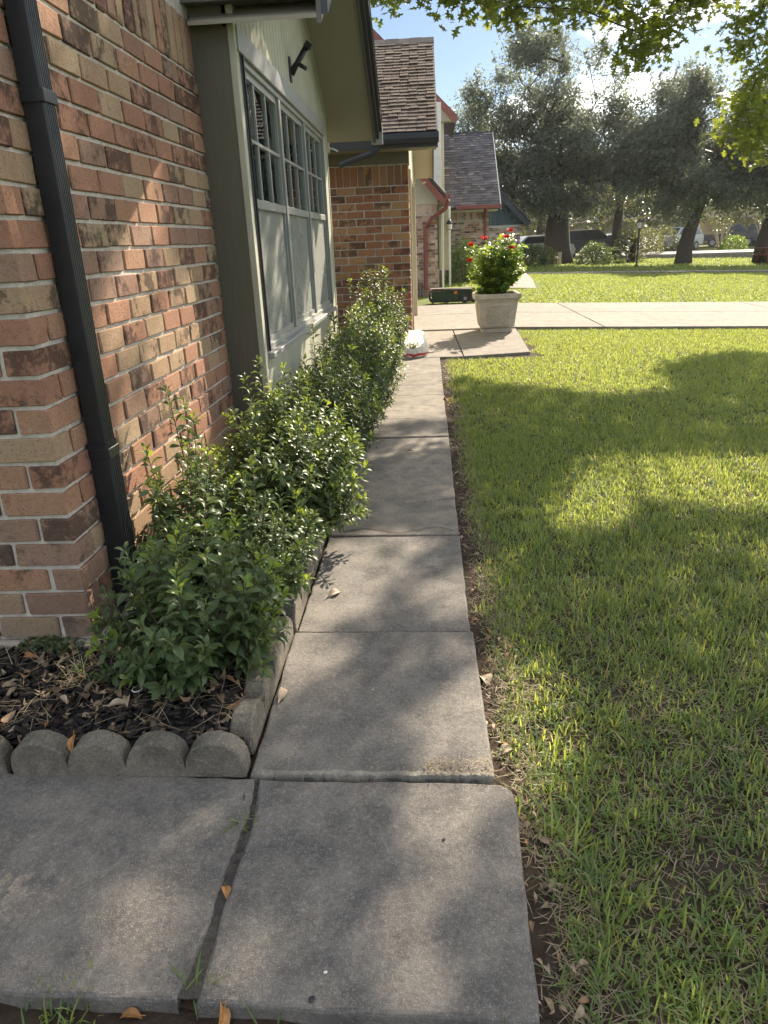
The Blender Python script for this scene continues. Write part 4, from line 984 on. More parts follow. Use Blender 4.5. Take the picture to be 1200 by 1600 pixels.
# ================================================================== PLANTER WITH RED FLOWERS
PX, PY, PZ = .985, 10.86, gz(.985)
pot = empty('planter', (PX, PY, PZ), 'square cream stone planter with lattice panels on the entry pad', 'planter')
M['stone'] = concrete('cast_stone', (.54, .485, .395), (.62, .56, .465), (.42, .37, .29), .15, 4)
def taper(m, w0, w1, z0, z1, ch=.01):
    v, f = cbox(-.5, .5, -.5, .5, 0, 1, ch); m.add([(PX+p[0]*(w0+(w1-w0)*p[2]), PY+p[1]*(w0+(w1-w0)*p[2]), PZ+z0+p[2]*(z1-z0)) for p in v], f); return m
taper(MB(), .44, .44, 0, .055, .03).build('foot', M['stone'], pot)
pb = taper(MB(), .47, .575, .056, .44, .03).build('body', M['stone'], pot)
def ring_rim(w, z0, z1, wall=.06):
    m = MB(); h = w/2
    for (a, b, c_, d) in ((-h, h, -h, -h+wall), (-h, h, h-wall, h), (-h, -h+wall, -h+wall, h-wall), (h-wall, h, -h+wall, h-wall)):
        m.box(PX+a, PX+b, PY+c_, PY+d, PZ+z0, PZ+z1, .012)
    return m
ring_rim(.60, .425, .475).build('lip', M['stone'], pot); ring_rim(.655, .462, .535).build('rim', M['stone'], pot)
MB().box(PX-.26, PX+.26, PY-.26, PY+.26, PZ+.43, PZ+.48).build('potting_soil', M['mulchbase'], pot)
def face_pt(side, u, z, d=0):     # point on the tapered side face; u in metres from the face centre
    hw = (.47+(.575-.47)*(z-.056)/.384)/2+d
    return {'f': (PX+u, PY-hw, PZ+z), 'l': (PX-hw, PY-u, PZ+z), 'r': (PX+hw, PY+u, PZ+z), 'b': (PX-u, PY+hw, PZ+z)}[side]
for side in 'flrb':
    fr = MB(); a, z0, z1 = .165, .095, .375
    for (u0, za, u1, zb) in ((-a, z0, a, z0), (-a, z1, a, z1), (-a, z0, -a, z1), (a, z0, a, z1)):
        fr.tube([face_pt(side, u0, za), face_pt(side, u1, zb)], .014, 6)
    fr = fr.build('panel_frame', M['stone'], pb)
    m = MB(); n = 5
    for k in range(-n, n+1):
        for sg in (1, -1):
            pts = []
            for t_ in np.linspace(-.4, .4, 81):
                u = k*.066+sg*t_; z = (z0+z1)/2+t_
                if abs(u) <= a and z0 <= z <= z1: pts.append((u, z))
            if len(pts) > 2: m.tube([face_pt(side, *pts[0]), face_pt(side, *pts[-1])], .0105, 5)
    m.build('lattice', M['stone'], pb)
pl = empty('flowering_plant', (PX, PY, PZ+.48), 'bushy green plant with red flowers growing in the cream planter', 'plant')
PLF = oval_leaf(4, .72, .12, .5, .8)
LP = []; LD = []; stems = MB()
for i in range(215):
    a = random.uniform(0, 6.283); q = random.random()**.6; zz = random.uniform(.10, .74); wr = .40*(1-((zz-.42)/.55)**2)**.5 if abs(zz-.42) < .55 else .1
    tip = Vector((PX+wr*q*math.cos(a), PY+wr*q*math.sin(a), PZ+.48+zz*random.uniform(.9, 1.1)+.05*math.cos(a)))
    b = Vector((PX+random.gauss(0, .06), PY+random.gauss(0, .06), PZ+.46)); mid = b.lerp(tip, .5)+Vector((0, 0, .06))
    P = lambda u: b*(1-u)**2+mid*2*u*(1-u)+tip*u*u
    stems.tube([P(u) for u in (0, .33, .66, 1)], [.006, .005, .003, .002], 5, False)
    for j in range(15):
        u = 1-j*.035; ga = j*2.4+a; d = Vector((math.cos(ga), math.sin(ga), random.uniform(-.35, .45))); LP.append(P(u)); LD.append(d)
for (x, z) in ((1.15, 1.33), (.84, 1.26), (.6, 1.18), (1.28, 1.12)):
    for j in range(14): u = random.random(); LP.append(Vector((x+random.gauss(0, .035), PY-.2+random.gauss(0, .05), z-u*.25))); LD.append(Vector((random.gauss(0, 1), random.gauss(0, 1), random.uniform(-.3, .5))))
stems.build('stem', M['stem_g'], pl)
LP = np.array([tuple(p) for p in LP]); LD = np.array([tuple(p) for p in LD]); N = len(LP); LL = rng.uniform(.045, .085, N)
V, F = scatter(*PLF, frame_mats(LD, LL, .5), LP-np.array([PX, PY, PZ+.48]))
o = bpy.data.objects.new('foliage', npmesh('foliage', V, F, M['leaf_pot'], {'rnd': np.repeat(rng.random(N), len(PLF[0]))}, smooth=True)); link(o, pl); o['kind'] = 'stuff'
for (x, y, z) in ((.61, 10.60, 1.19), (.79, 10.60, 1.27), (1.135, 10.60, 1.36), (1.08, 10.58, 1.28), (.59, 10.62, .99), (1.17, 10.68, 1.13)):
    n = 26; D = rng.normal(size=(n, 3)); D[:, 2] = np.abs(D[:, 2])*.7; D[:, 1] -= .3; L_ = rng.uniform(.036, .062, n)
    V, F = scatter(*oval_leaf(3, .8, .1, .5, .7), frame_mats(D, L_, .6), np.tile(np.array([x-PX, y-PY, z-PZ-.48]), (n, 1)))
    o = bpy.data.objects.new('flower', npmesh('flower', V, F, M['petal'], {'rnd': np.repeat(rng.random(n), 12)})); link(o, pl)

# ================================================================== PLASTIC BAG WITH CLIPPINGS
bag = empty('plastic_bag', (-.19, 8.62, 0), 'open white plastic bag with red print and green clippings on the walkway', 'bag')
def bagmat():
    t = NT('thin_white_plastic'); p = t.pos(); z = t.node('SeparateXYZ'); t.l.new(p, z.inputs[0])
    n = t.noise(p, 14, 3); hh = t.math('ADD', z.outputs[2], t.math('MULTIPLY', n, .05))
    band = t.math('MULTIPLY', t.ramp(hh, [(.035, 0.), (.045, 1.)]), t.ramp(hh, [(.065, 1.), (.075, 0.)]))
    c = t.mix(band, (.74, .73, .70), (.50, .07, .05)); pr = t.pbr(c, .3, .5, None, link=False); tr = t.node('BsdfTranslucent'); t.put(tr.inputs[0], c)
    mx_ = t.node('MixShader'); mx_.inputs[0].default_value = .45; t.l.new(pr, mx_.inputs[1]); t.l.new(tr.outputs[0], mx_.inputs[2]); t.l.new(mx_.outputs[0], t.out.inputs[0]); return t.m
nu, nv_ = 40, 12; v = []
for j in range(nv_+1):
    t_ = j/nv_
    for i in range(nu):
        a = 2*math.pi*i/nu; back = .5+.5*math.sin(a)
        top = .075+.23*back**.8+.02*math.sin(3*a)
        z = .004+top*t_**1.1; rr = .15+.03*math.sin(math.pi*t_)-.035*t_*(1-.4*back)+.010*math.sin(9*a+4*t_)+.007*math.sin(17*a-6*t_)+random.gauss(0, .0025)
        v.append((-.19+rr*math.cos(a)*1.08, 8.64+rr*math.sin(a)*.85, z))
f = [(j*nu+i, j*nu+(i+1) % nu, (j+1)*nu+(i+1) % nu, (j+1)*nu+i) for j in range(nv_) for i in range(nu)]+[tuple(range(nu))[::-1]]
MB().add(v, f).build('bag_film', bagmat(), bag)
n = 90; P_ = np.stack([rng.normal(0, .05, n), rng.normal(.02, .04, n), rng.uniform(.05, .14, n)], -1)
V, F = scatter(*SL, frame_mats(rng.normal(size=(n, 3)), rng.uniform(.03, .05, n), .5), P_)
o = bpy.data.objects.new('clippings', npmesh('clippings', V, F, M['leaf_y'], {'rnd': np.repeat(rng.random(n), len(SL[0]))})); link(o, bag); o['kind'] = 'stuff'

# ================================================================== GREEN CART LYING BY THE DRIVEWAY
BX, BY = .52, 15.75
cart = empty('garden_cart', (BX, BY, 0), 'dark green plastic garden cart tipped on its side at the driveway edge', 'cart')
M['green_pl'] = plain('green_plastic', (.025, .075, .04), .45, .4, .15, 6, .1, 40)
M['orange_pl'] = plain('orange_sticker', (.65, .22, .05), .5, .4, .1, 6, 0, 40)
tub = MB().prism([(BX-.42, .03), (BX+.46, .03), (BX+.46, .06), (BX-.40, .06), (BX-.46, .12), (BX-.47, .22), (BX-.43, .27), (BX+.46, .25), (BX+.46, .28), (BX-.40, .30), (BX-.49, .25), (BX-.51, .12), (BX-.47, .04)], 'y', BY-.02, BY+.42).build('tub', M['black'], cart)
MB().box(BX-.44, BX+.46, BY+.05, BY+.08, .055, .258).build('tub_floor', M['green_pl'], tub)
for i in range(7): MB().box(BX-.36+i*.12, BX-.34+i*.12, BY+.02, BY+.0498, .08, .24, .004).build('rib', M['green_pl'], tub)
MB().box(BX-.42, BX+.46, BY+.015, BY+.0198, .15, .175, .002).build('rail', M['green_pl'], tub)
MB().box(BX-.47, BX+.46, BY-.03, BY+.06, .301, .318, .004).build('rim', M['stone'], cart)
MB().box(BX+.03, BX+.10, BY+.005, BY+.0148, .19, .25, .002).build('sticker', M['orange_pl'], tub)
for x in (BX+.26, BX+.44):
    w = MB().tube([(x, BY-.05, .10), (x, BY+.0, .10)], .085, 18).build('wheel', M['black'], cart); MB().tube([(x, BY-.056, .10), (x, BY-.0505, .10)], .03, 12).build('hub', M['trimgrey'], w)

# ================================================================== HOUSE ACROSS THE DRIVEWAY
hb = empty('brick_house', (.2, 18.3, 0), 'pale pink brick house with grey shingles and red gutters beyond the driveway', 'house')
def brickfill(m, axis, a0, a1, z0, z1, fixed, sgn, c=.068, L=.20, mo=.010, dep=.05):
    z = z0; k = 0
    while z+c <= z1+.001:
        a = a0-(L/2 if k % 2 else 0)
        while a < a1:
            p, q = max(a, a0), min(a+L-mo, a1)
            if q-p > .02:
                j = random.uniform(-.003, .003)
                lo, hi = sorted((fixed+j, fixed-sgn*dep))
                if axis == 'x': m.box(p, q, lo, hi, z, z+c-mo)
                else: m.box(lo, hi, p, q, z, z+c-mo)
            a += L
        z += c; k += 1
HY, HX, HZ = 18.3, .25, 2.05
MB().box(-4, HX-.008, HY+.008, 26, -.1, 2.2).build('wall', M['mortar'], hb)
m = MB(); brickfill(m, 'x', -.9, HX, -.02, HZ-.22, HY, -1); brickfill(m, 'y', HY+.06, 19.3, -.02, HZ-.22, HX, 1)
x = HX
while x > -.9: m.box(x-.058, x, HY+random.uniform(-.002, .002), HY+.05, HZ-.21, HZ-.01); x -= .068
m.build('brick', M['brick_b'], hb, kind='stuff')
MB().box(-4, HX+.02, HY-.015, HY+.2, HZ, 2.45, .004).build('frieze_panel', M['siding'], hb)
MB().prism([(HX+.02, 2.06), (-4, 2.06), (-4, 6.6), (HX+.02, 2.45)], 'y', HY-.01, HY+.05).build('gable_panel', M['siding'], hb)
# main roof slope towards the street
ex_, ez_ = .44, 2.17
MB().prism([(ex_, ez_), (-4, ez_+4.8), (-4, ez_+4.9), (ex_, ez_+.08)], 'y', HY-.35, 24.8).build('roof', M['shingle_g'], hb)
rk = MB().prism([(ex_, ez_-.03), (-4, ez_+4.77), (-4, ez_+4.60), (ex_-.06, ez_-.16), (ex_, ez_-.16)], 'y', HY-.37, HY-.34).build('rake_board', M['red_trim'], hb)
MB().prism([(ex_+.01, ez_+.085), (-4, ez_+4.905), (-4, ez_+4.935), (ex_+.01, ez_+.115)], 'y', HY-.39, HY-.30).build('drip_edge', M['white'], hb)
def kstyle(x0, z): return [(x0, z), (x0+.08, z), (x0+.11, z+.05), (x0+.11, z+.11), (x0, z+.11)]
MB().prism(kstyle(ex_, ez_-.05), 'y', HY-.37, 24.6).build('gutter', M['red_trim'], hb)
MB().box(HX, ex_, HY-.33, 24.6, ez_-.08, ez_-.055).build('soffit', M['olive'], hb)
dsp = MB(); dsp.tube([(.50, HY-.30, ez_-.05), (.46, HY-.25, ez_-.22), (.10, HY-.10, ez_-.45), (-.03, HY-.055, ez_-.62), (-.045, HY-.055, .35), (-.045, HY-.055, .14)], [.045, .045, .045, .045, .045, .045], 6); dsp.build('downspout', M['red_trim'], hb)
# street side: brick apron with tan panels, white pipe, porch panel with lantern
m = MB(); brickfill(m, 'y', 19.35, 21.4, -.02, .55, HX+.05, 1); m.build('brick', M['brick_b'], hb, kind='stuff')
MB().box(HX-.1, HX+.045, 19.32, 21.5, -.1, .56).build('apron', M['mortar'], hb)
for i, (a, b) in enumerate(((19.35, 19.95), (19.97, 20.6), (20.62, 21.3))): MB().box(HX-.05, HX+.06, a, b, .57, HZ+.06, .004).build('tan_panel', M['cream' if i == 1 else 'olive'], hb)
MB().box(HX+.02, HX+.35, 21.4, 21.48, .45, HZ+.06, .004).build('tan_panel', M['cream'], hb)
MB().tube([(HX+.16, 20.0, .0), (HX+.16, 20.0, 2.05)], .03, 8).build('pipe', M['white'], hb)
MB().box(HX+.36, HX+.42, 21.5, 21.58, .0, HZ+.06, .004).build('door_trim', M['white'], hb)
MB().box(HX+.2, HX+.26, 23.6, 24.4, .02, 2.0, .004).build('door', M['trimgrey'], hb)
MB().box(HX-.1, HX+.19, 21.6, 25, -.1, 2.1).build('wall', M['olive_d'], hb)
ln = empty('wall_lantern', (.63, 21.35, 1.6), 'black wall lantern by the neighbour entry', 'light')
MB().lathe((.63, 21.33, 1.50), [(.05, 0), (.06, .01), (.07, .16), (.09, .17), (.05, .24), (.015, .27), (.001, .30)], 10).build('cage', M['black'], ln)
MB().lathe((.63, 21.33, 1.52), [(.001, 0), (.063, 0), (.073, .13), (.001, .13)], 10).build('glass', M['white'], ln)
# projecting wing
WYB, WX0, WX1 = 25.0, .82, 2.0
MB().box(WX0-.5, WX1-.008, WYB+.008, 31, -.1, 2.1).build('wing_wall', M['mortar'], hb)
m = MB(); brickfill(m, 'x', WX0-.2, WX1, -.08, 1.80, WYB, -1); brickfill(m, 'y', WYB+.06, 27, -.08, 1.8, WX1, 1)
x = WX1
while x > WX0-.2: m.box(x-.058, x, WYB+random.uniform(-.002, .002), WYB+.05, 1.82, 2.03); x -= .068
m.build('brick', M['brick_b'], hb, kind='stuff')
MB().box(WX0-.4, WX1+.25, WYB-.42, WYB+.3, 2.05, 2.09).build('soffit', M['cream'], hb)
WEY, WEZ, WRY, WRZ = 24.52, 2.17, 28.0, 4.66
MB().prism([(WEY-.11, WEZ-.06), (WEY, WEZ-.06), (WEY, WEZ+.05), (WEY-.11, WEZ+.05)], 'x', .93, 2.33).build('gutter', M['red_trim'], hb)
MB().tube([(1.86, WEY-.05, WEZ-.03), (1.86, WEY+.05, WEZ-.14), (1.88, WYB-.06, WEZ-.3), (1.88, WYB-.06, .15)], .05, 6).build('downspout', M['red_trim'], hb)
wr = MB().prism([(WEY, WEZ), (WRY, WRZ), (31.4, 2.2), (31.4, 2.12), (WRY, WRZ-.08), (WEY, WEZ-.08)], 'x', .30, 2.30).build('wing_roof', M['shingle_d'], hb)
sl2 = math.atan2(WRZ-WEZ, WRY-WEY); L2 = math.hypot(WRZ-WEZ, WRY-WEY); rws = 30; e2 = L2/rws; m = MB()
for r in range(rws):
    x = 2.32; a = r*e2
    while x > .30:
        w_ = random.uniform(.10, .24); th = random.choice([.008, .012, .018]); y0 = WEY+a*math.cos(sl2); z0 = WEZ+a*math.sin(sl2)
        Mt = Matrix.Translation((x-w_/2, y0, z0+.012)) @ Matrix.Rotation(sl2-.10, 4, 'X'); m.box(-w_/2+.002, w_/2-.002, -.01, e2*1.06, 0, th, M=Mt); x -= w_
m.build('shingle', M['shingle_g'], wr, kind='stuff')
MB().prism([(WRY-.15, WRZ-.09), (WRY, WRZ+.03), (WRY+.15, WRZ-.09), (WRY, WRZ)], 'x', .3, 2.33).build('ridge_cap', M['shingle_d'], wr)
MB().prism([(WEY, WEZ-.1), (WRY, WRZ-.1), (31.4, 2.1), (31.4, 2.22), (WRY, WRZ+.02), (WEY, WEZ+.02)], 'x', 2.325, 2.345).build('barge_board', M['white'], wr)
MB().prism([(WYB, 2.09), (31, 2.09), (WRY, WRZ-.15)], 'x', 1.9, WX1-.01).build('gable_panel', M['cream'], hb)
# upper storey behind, with lap siding and red barge board
for k in range(9): MB().box(-3, .42, 21.0-.006*(k % 2), 21.05, 2.6+k*.22, 2.6+k*.22+.214, .003).build('lap_board', M['white'], hb)
MB().prism([(.9, 4.40), (-3, 8.2), (-3, 8.3), (.9, 4.55)], 'y', 23.2, 27).build('upper_roof', M['shingle_g'], hb)
MB().prism([(.92, 4.40), (.86, 4.36), (-3, 8.16), (-3, 8.34), (.92, 4.56)], 'y', 23.15, 23.2).build('upper_barge', M['red_trim'], hb)
MB().box(-3, .55, 23.5, 27, 2.4, 4.6).build('upper_wall', M['cream'], hb)
MB().prism([(.82, 4.42), (.4, 4.42), (.4, 5.0)], 'y', 23.2, 23.5).build('upper_soffit', M['soffit'], hb)
# things leaning by the near wall of that house
for i, (x, h_, lb) in enumerate(((-.28, .42, 'grey pipe length leaning at the corner of the pink brick house'), (-.20, .30, 'short pale post leaning beside the pipe at the pink brick house'))):
    o = MB().tube([(x, HY-.12, -.02), (x+.04, HY-.03, h_)], .022, 8).build('leaning_pipe', M['trimgrey' if i == 0 else 'olive'], None, (x, HY-.12, 0)); tag(o, lb, 'pipe')
# clipped bush at the neighbour entry, dark shrubs
def ballbush(label, c, r, n, leaf, mat, flat=.8, grp='bushes near the houses and street'):
    e = empty('bush', c, label, 'bush', grp); D = rng.normal(size=(n, 3)); D /= np.linalg.norm(D, axis=1, keepdims=True); D[:, 2] = np.abs(D[:, 2])
    q = rng.uniform(.55, 1.03, n)**.7; bmp = 1+.14*lowfreq(D[:, 0]*5, D[:, 1]*5+D[:, 2]*4, 1.3, 77)
    P = D*np.array(r)*(q*bmp)[:, None]+np.array([0, 0, .02]); dd = D+rng.normal(0, .7, (n, 3))
    V, F = scatter(*oval_leaf(2, .6, .1, .3), frame_mats(dd, rng.uniform(.7, 1.3, n)*leaf, .6), P)
    o = bpy.data.objects.new('foliage', npmesh('foliage', V, F, M[mat], {'rnd': np.repeat(rng.random(n), 9)})); link(o, e); o['kind'] = 'stuff'
    m = MB()
    for k in range(5): a = k*1.256; m.tube([(c[0], c[1], c[2]-.05), (c[0]+math.cos(a)*r[0]*.5, c[1]+math.sin(a)*r[1]*.5, c[2]+r[2]*.7)], [.03, .008], 5)
    m.build('stem', M['stem'], e); return e
ballbush('rounded green bush behind the planter at the neighbour entry', (1.15, 23.6, 0), (.55, .5, 1.25), 2600, .06, 'leaf_pot')
ballbush('low dark bush at the foot of the neighbour wing wall', (1.9, 24.2, 0), (.6, .4, .6), 1500, .06, 'leaf_m')

# ================================================================== TEAL HOUSE FARTHER ON
hc = empty('teal_house', (4.0, 38, 0), 'dark teal gabled house with brick base behind the pink brick house', 'house')
TY = 38.0
MB().box(-6, 4.55, TY+.02, TY+8, -.2, 1.9).build('wall', M['mortar'], hc)
m = MB(); brickfill(m, 'x', 2.2, 4.58, -.1, 1.72, TY, -1, .085, .26, .012); m.build('brick', M['brick_b'], hc, kind='stuff')
for k in range(16):
    a = 1.2+k*.215; top = lambda x: 1.85+max(0, (4.75-x))*1.02
    MB().prism([(a, 1.78), (a+.205, 1.78), (a+.205, top(a+.205)), (a, top(a))], 'y', TY-.01-.008*(k % 2), TY+.06).build('siding_board', M['teal'], hc)
MB().prism([(5.0, 1.78), (4.8, 1.66), (.2, 6.4), (.2, 6.65)], 'y', TY-.45, TY-.40).build('barge_board', M['navy'], hc)
MB().prism([(5.0, 1.80), (.2, 6.67), (.2, 6.77), (5.0, 1.90)], 'y', TY-.47, TY+8).build('roof', M['shingle_d'], hc)
MB().box(4.55, 4.97, TY-.4, TY+8, 1.66, 1.70).build('soffit', M['olive_d'], hc)
MB().box(4.40, 4.45, TY-.02, TY+.3, .2, 1.4).build('window', M['dark'], hc)

# ================================================================== TREES
def grow(e, trunk, clusters, rtip, n=5, name='branch', trunk_r=None, base=None, sag=.06, pw=.5):
    """link leaf clusters to a trunk polyline by nearest node; radius from the number of clusters carried"""
    off = Vector(base); nodes = [Vector(p) for p in trunk]; par = [i-1 for i in range(len(trunk))]; T = len(trunk)
    top = np.array(trunk[-1]); cl = sorted(clusters, key=lambda c: np.linalg.norm(np.array(c)-top))
    A = np.array([tuple(p) for p in nodes]); leafs = []
    for c in cl:
        c = np.array(c); d = np.linalg.norm(A-c, axis=1)+.25*np.linalg.norm(A-top, axis=1)
        d[:max(0, T-3)] += 5
        k = int(np.argmin(d)); a = Vector(A[k]); b = Vector(c); L = (b-a).length; last = k; q = max(1, min(4, int(L/.5)))
        for j in range(1, q+1):
            t_ = j/q; p = a.lerp(b, t_)+Vector((random.gauss(0, .05), random.gauss(0, .05), random.gauss(0, .04)-sag*math.sin(math.pi*t_)))*min(1, L)*(1 if j < q else .2)
            nodes.append(p); par.append(last); last = len(nodes)-1; A = np.vstack([A, [tuple(p)]])
        leafs.append(last)
    cnt = [0]*len(nodes)
    for l in leafs:
        k = l
        while k >= 0: cnt[k] += 1; k = par[k]
    R = [rtip*max(1, c)**pw for c in cnt]
    if trunk_r:
        for i in range(T): R[i] = trunk_r[i]
    m = MB(); tm = MB()
    tm.tube(nodes[:T], R[:T], 14)
    for i in range(T, len(nodes)):
        p = par[i]; r0 = min(R[p], R[i]*1.5) if p < T else R[p]
        m.tube([nodes[p], nodes[i]], [r0, R[i]], n if R[i] > .03 else 4, False)
    tm.build('trunk', M['bark'], e, smooth=True); m.build(name, M['bark'], e, smooth=True)['kind'] = 'stuff'
def crown(e, P, D, L, tmpl, mat, base, twist=.8):
    V, F = scatter(*tmpl, frame_mats(D, L, twist), P-np.array(base)); n = len(P)
    r = np.clip(rng.random(n)*.7+.3*rng.random(n), 0, 1)
    o = bpy.data.objects.new('crown', npmesh('crown', V, F, M[mat], {'rnd': np.repeat(r, len(tmpl[0]))})); link(o, e); o['kind'] = 'stuff'; return o
QUAD = ([(0, 0, 0), (.27, .5, .08), (0, 1, 0), (-.27, .5, .08)], [(0, 1, 2, 3)])
def blob_clusters(blobs, spacing, shell=.25):
    out_ = []
    for (c, r) in blobs:
        n = int(4.19*r[0]*r[1]*r[2]/spacing**3*.55)
        for _ in range(n):
            d = Vector((random.gauss(0, 1), random.gauss(0, 1), random.gauss(0, 1))).normalized(); q = (shell+(1-shell)*random.random())*random.uniform(.82, 1.08)
            out_.append((c[0]+d.x*r[0]*q, c[1]+d.y*r[1]*q, c[2]+d.z*r[2]*q))
    return out_
def tree(label, base, trunk, trunk_r, blobs, spacing, per, leaf, mat, sig=.42, rtip=.02, name='tree', grp='trees beyond the driveway', tips=0):
    e = empty(name, base, label, 'tree', grp); cl = blob_clusters(blobs, spacing)
    grow(e, trunk, cl, rtip, 5, 'branch', trunk_r, base)
    C = np.array(cl); n = len(C)*per; k = np.repeat(np.arange(len(C)), per); s_ = sig*rng.uniform(.6, 1.3, len(C))[k]
    P = C[k]+rng.normal(size=(n, 3))*s_[:, None]*np.array([1, 1, .75]); P = P[P[:, 2] > base[2]+.9]
    if tips:                                                   # thin upright sprays breaking the outline
        top = C[np.argsort(-C[:, 2])[:tips]]; a = []
        for c in top:
            h_ = rng.uniform(.4, 1.1); d = np.array([rng.normal(0, .25), rng.normal(0, .25), 1.0]); u = rng.random(46); a.append(c+np.outer(u*h_, d)+rng.normal(0, .05, (46, 3))*(1-u*.6)[:, None])
        P = np.vstack([P]+a)
    D = rng.normal(size=(len(P), 3)); D[:, 2] -= .2
    crown(e, P, D, rng.uniform(.6, 1.35, len(P))*leaf, QUAD, mat, base); return e
def rough_blobs(c, r, n, r0, r1):
    """many small lobes filling an ellipsoid, so that the outline is uneven and has gaps"""
    o_ = []
    for i in range(n):
        d = Vector((random.gauss(0, 1), random.gauss(0, 1), random.gauss(0, 1))).normalized(); q = random.random()**.45; s_ = random.uniform(r0, r1)
        o_.append(((c[0]+d.x*(r[0]-s_*.7)*q, c[1]+d.y*(r[1]-s_*.7)*q, c[2]+d.z*(r[2]-s_*.6)*q), (s_*1.15, s_*1.1, s_*.8)))
    return o_
tree('huge live oak with thick forked trunk and dark crown behind the planter', (6.7, 40, gz(6.7)), [(6.7, 40, -.3), (6.72, 40, .5), (6.7, 40, 1.2), (6.7, 40, 1.9), (6.75, 40.1, 2.8), (6.6, 40, 3.8)], [.95, .70, .62, .56, .36, .26],
     rough_blobs((5.9, 40, 6.0), (5.2, 3.6, 4.5), 58, .6, 1.3)+rough_blobs((6.6, 38.6, 2.9), (3.9, 1.4, 1.0), 14, .5, .8)+rough_blobs((9.3, 39.2, 4.2), (2.6, 1.8, 1.9), 18, .6, 1.0)+rough_blobs((3.6, 39.8, 4.0), (2.0, 1.6, 1.6), 9, .6, 1.0), .60, 105, .15, 'leaf_oak', .30, .010, tips=60)
tree('slanted dark trunk tree right of the lamp post', (12.75, 38.5, gz(12.75)), [(12.7, 38.5, -.6), (12.72, 38.5, .4), (12.95, 38.5, 1.5), (13.25, 38.5, 2.6), (13.4, 38.5, 3.8), (13.3, 38.5, 5.2)], [.46, .36, .30, .28, .24, .17],
     rough_blobs((12.9, 38.3, 5.0), (4.0, 2.8, 3.7), 48, .55, 1.15)+rough_blobs((13.4, 37.4, 2.6), (3.8, 1.4, .9), 13, .5, .8)+rough_blobs((10.7, 38, 4.6), (2.3, 1.6, 2.6), 24, .6, 1.0)+rough_blobs((15.2, 38, 4.2), (1.8, 1.6, 2.2), 14, .6, .9), .58, 105, .145, 'leaf_oak', .29, .009, tips=80)
tree('leafy tree at the right edge behind the picnic bench', (16.3, 38.2, gz(16.3)), [(16.3, 38.2, -.7), (16.35, 38.2, .6), (16.7, 38.2, 2.2), (16.9, 38.2, 4.2)], [.42, .34, .28, .2],
     rough_blobs((17.2, 38.2, 4.9), (3.5, 2.8, 3.8), 42, .6, 1.2)+rough_blobs((15.6, 37.8, 3.0), (1.8, 1.4, 1.0), 8, .6, .9), .60, 105, .145, 'leaf_oak', .30, .009, tips=30)
tree('slim mid-distance tree between the oak and the lamp post', (11.4, 46.9, gz(11.4)), [(11.4, 46.9, -.5), (11.4, 46.9, 1.6), (11.5, 46.9, 3.4)], [.36, .28, .2],
     [((10.8, 46.9, 3.4), (2.2, 2, 1.3)), ((12.4, 47, 4.6), (2.4, 2, 1.6))], .85, 70, .17, 'leaf_oak2', .45, .013, tips=6)
back = [(3, 66, 4.2, 4.0), (10, 69, 4.0, 3.8), (17.0, 70.5, 4.0, 3.9), (23.5, 71, 4.2, 4.2), (30, 71.5, 4.4, 4.2), (37, 70, 4.6, 4.6), (20, 100, 8, 6), (33, 104, 8.5, 6.5), (47, 98, 8, 6), (6, 104, 7.5, 6)]
blab = ['far left background tree beyond the street behind the oak', 'second background tree from the left beyond the street', 'third background tree from the left, behind the lamp post', 'background tree beyond the street behind the slanted trunk', 'fifth background tree beyond the street, right of the slanted trunk', 'background tree beyond the street at the right edge', 'tall distant tree in the rear row behind the lamp post', 'tall distant tree in the rear row, right of middle', 'tall distant tree in the rear row at far right', 'tall distant tree in the rear row behind the oak crown']
for (x, y, z, r), lb in zip(back, blab):
    tree(lb, (x, y, gz(x)+.3), [(x, y, -.6), (x+.1, y, 1.2), (x+.2, y, 2.6), (x, y, 4)], [.5, .38, .32, .24], [((x, y, z), (r, r*.7, r*.66)), ((x+r*.55, y-1, z-.8), (r*.55, r*.5, r*.45)), ((x-r*.6, y-.5, z-.6), (r*.5, r*.5, r*.42))], 1.4, 80, .38, 'leaf_oak2', .95, .022, grp='background trees beyond the street')
# shrubs, sago palms and stakes under the trees
for lb, c, r, n, lf, mt in (('dark low shrub mass at the left of the oak trunk', (4.9, 36.8, gz(5)), (1.0, .7, .95), 2600, .09, 'leaf_m'), ('dark bush right of the oak trunk', (8.3, 38.2, gz(8.3)), (.9, .7, 1.0), 2400, .09, 'leaf_m'), ('flowery light bush left of the oak trunk', (5.6, 37.4, gz(5.6)), (.8, .5, .9), 1600, .08, 'leaf_oak2'),
        ('sunlit loose bush right of the sago palm', (10.9, 42.0, gz(11)), (.9, .8, 1.9), 2200, .09, 'leaf_oak2'), ('round green bush near the right edge beyond the street', (23.4, 60, gz(23)+.0), (1.1, 1.0, 1.2), 2200, .12, 'leaf_pot'), ('pale flowering bush beside the slanted trunk', (15.6, 55.5, gz(15.6)), (1.3, 1.0, 1.9), 2600, .11, 'leaf_oak2'),
        ('tall thin green bush beyond the street behind the slanted trunk', (19.0, 62, gz(19)+.1), (1.0, 1.0, 2.0), 1800, .12, 'leaf_oak2'), ('small bush between the far cars and the lamp post', (15.0, 60, gz(15)+.05), (.9, .8, 1.6), 1500, .12, 'leaf_oak2')):
    ballbush(lb, c, r, n, lf, mt)
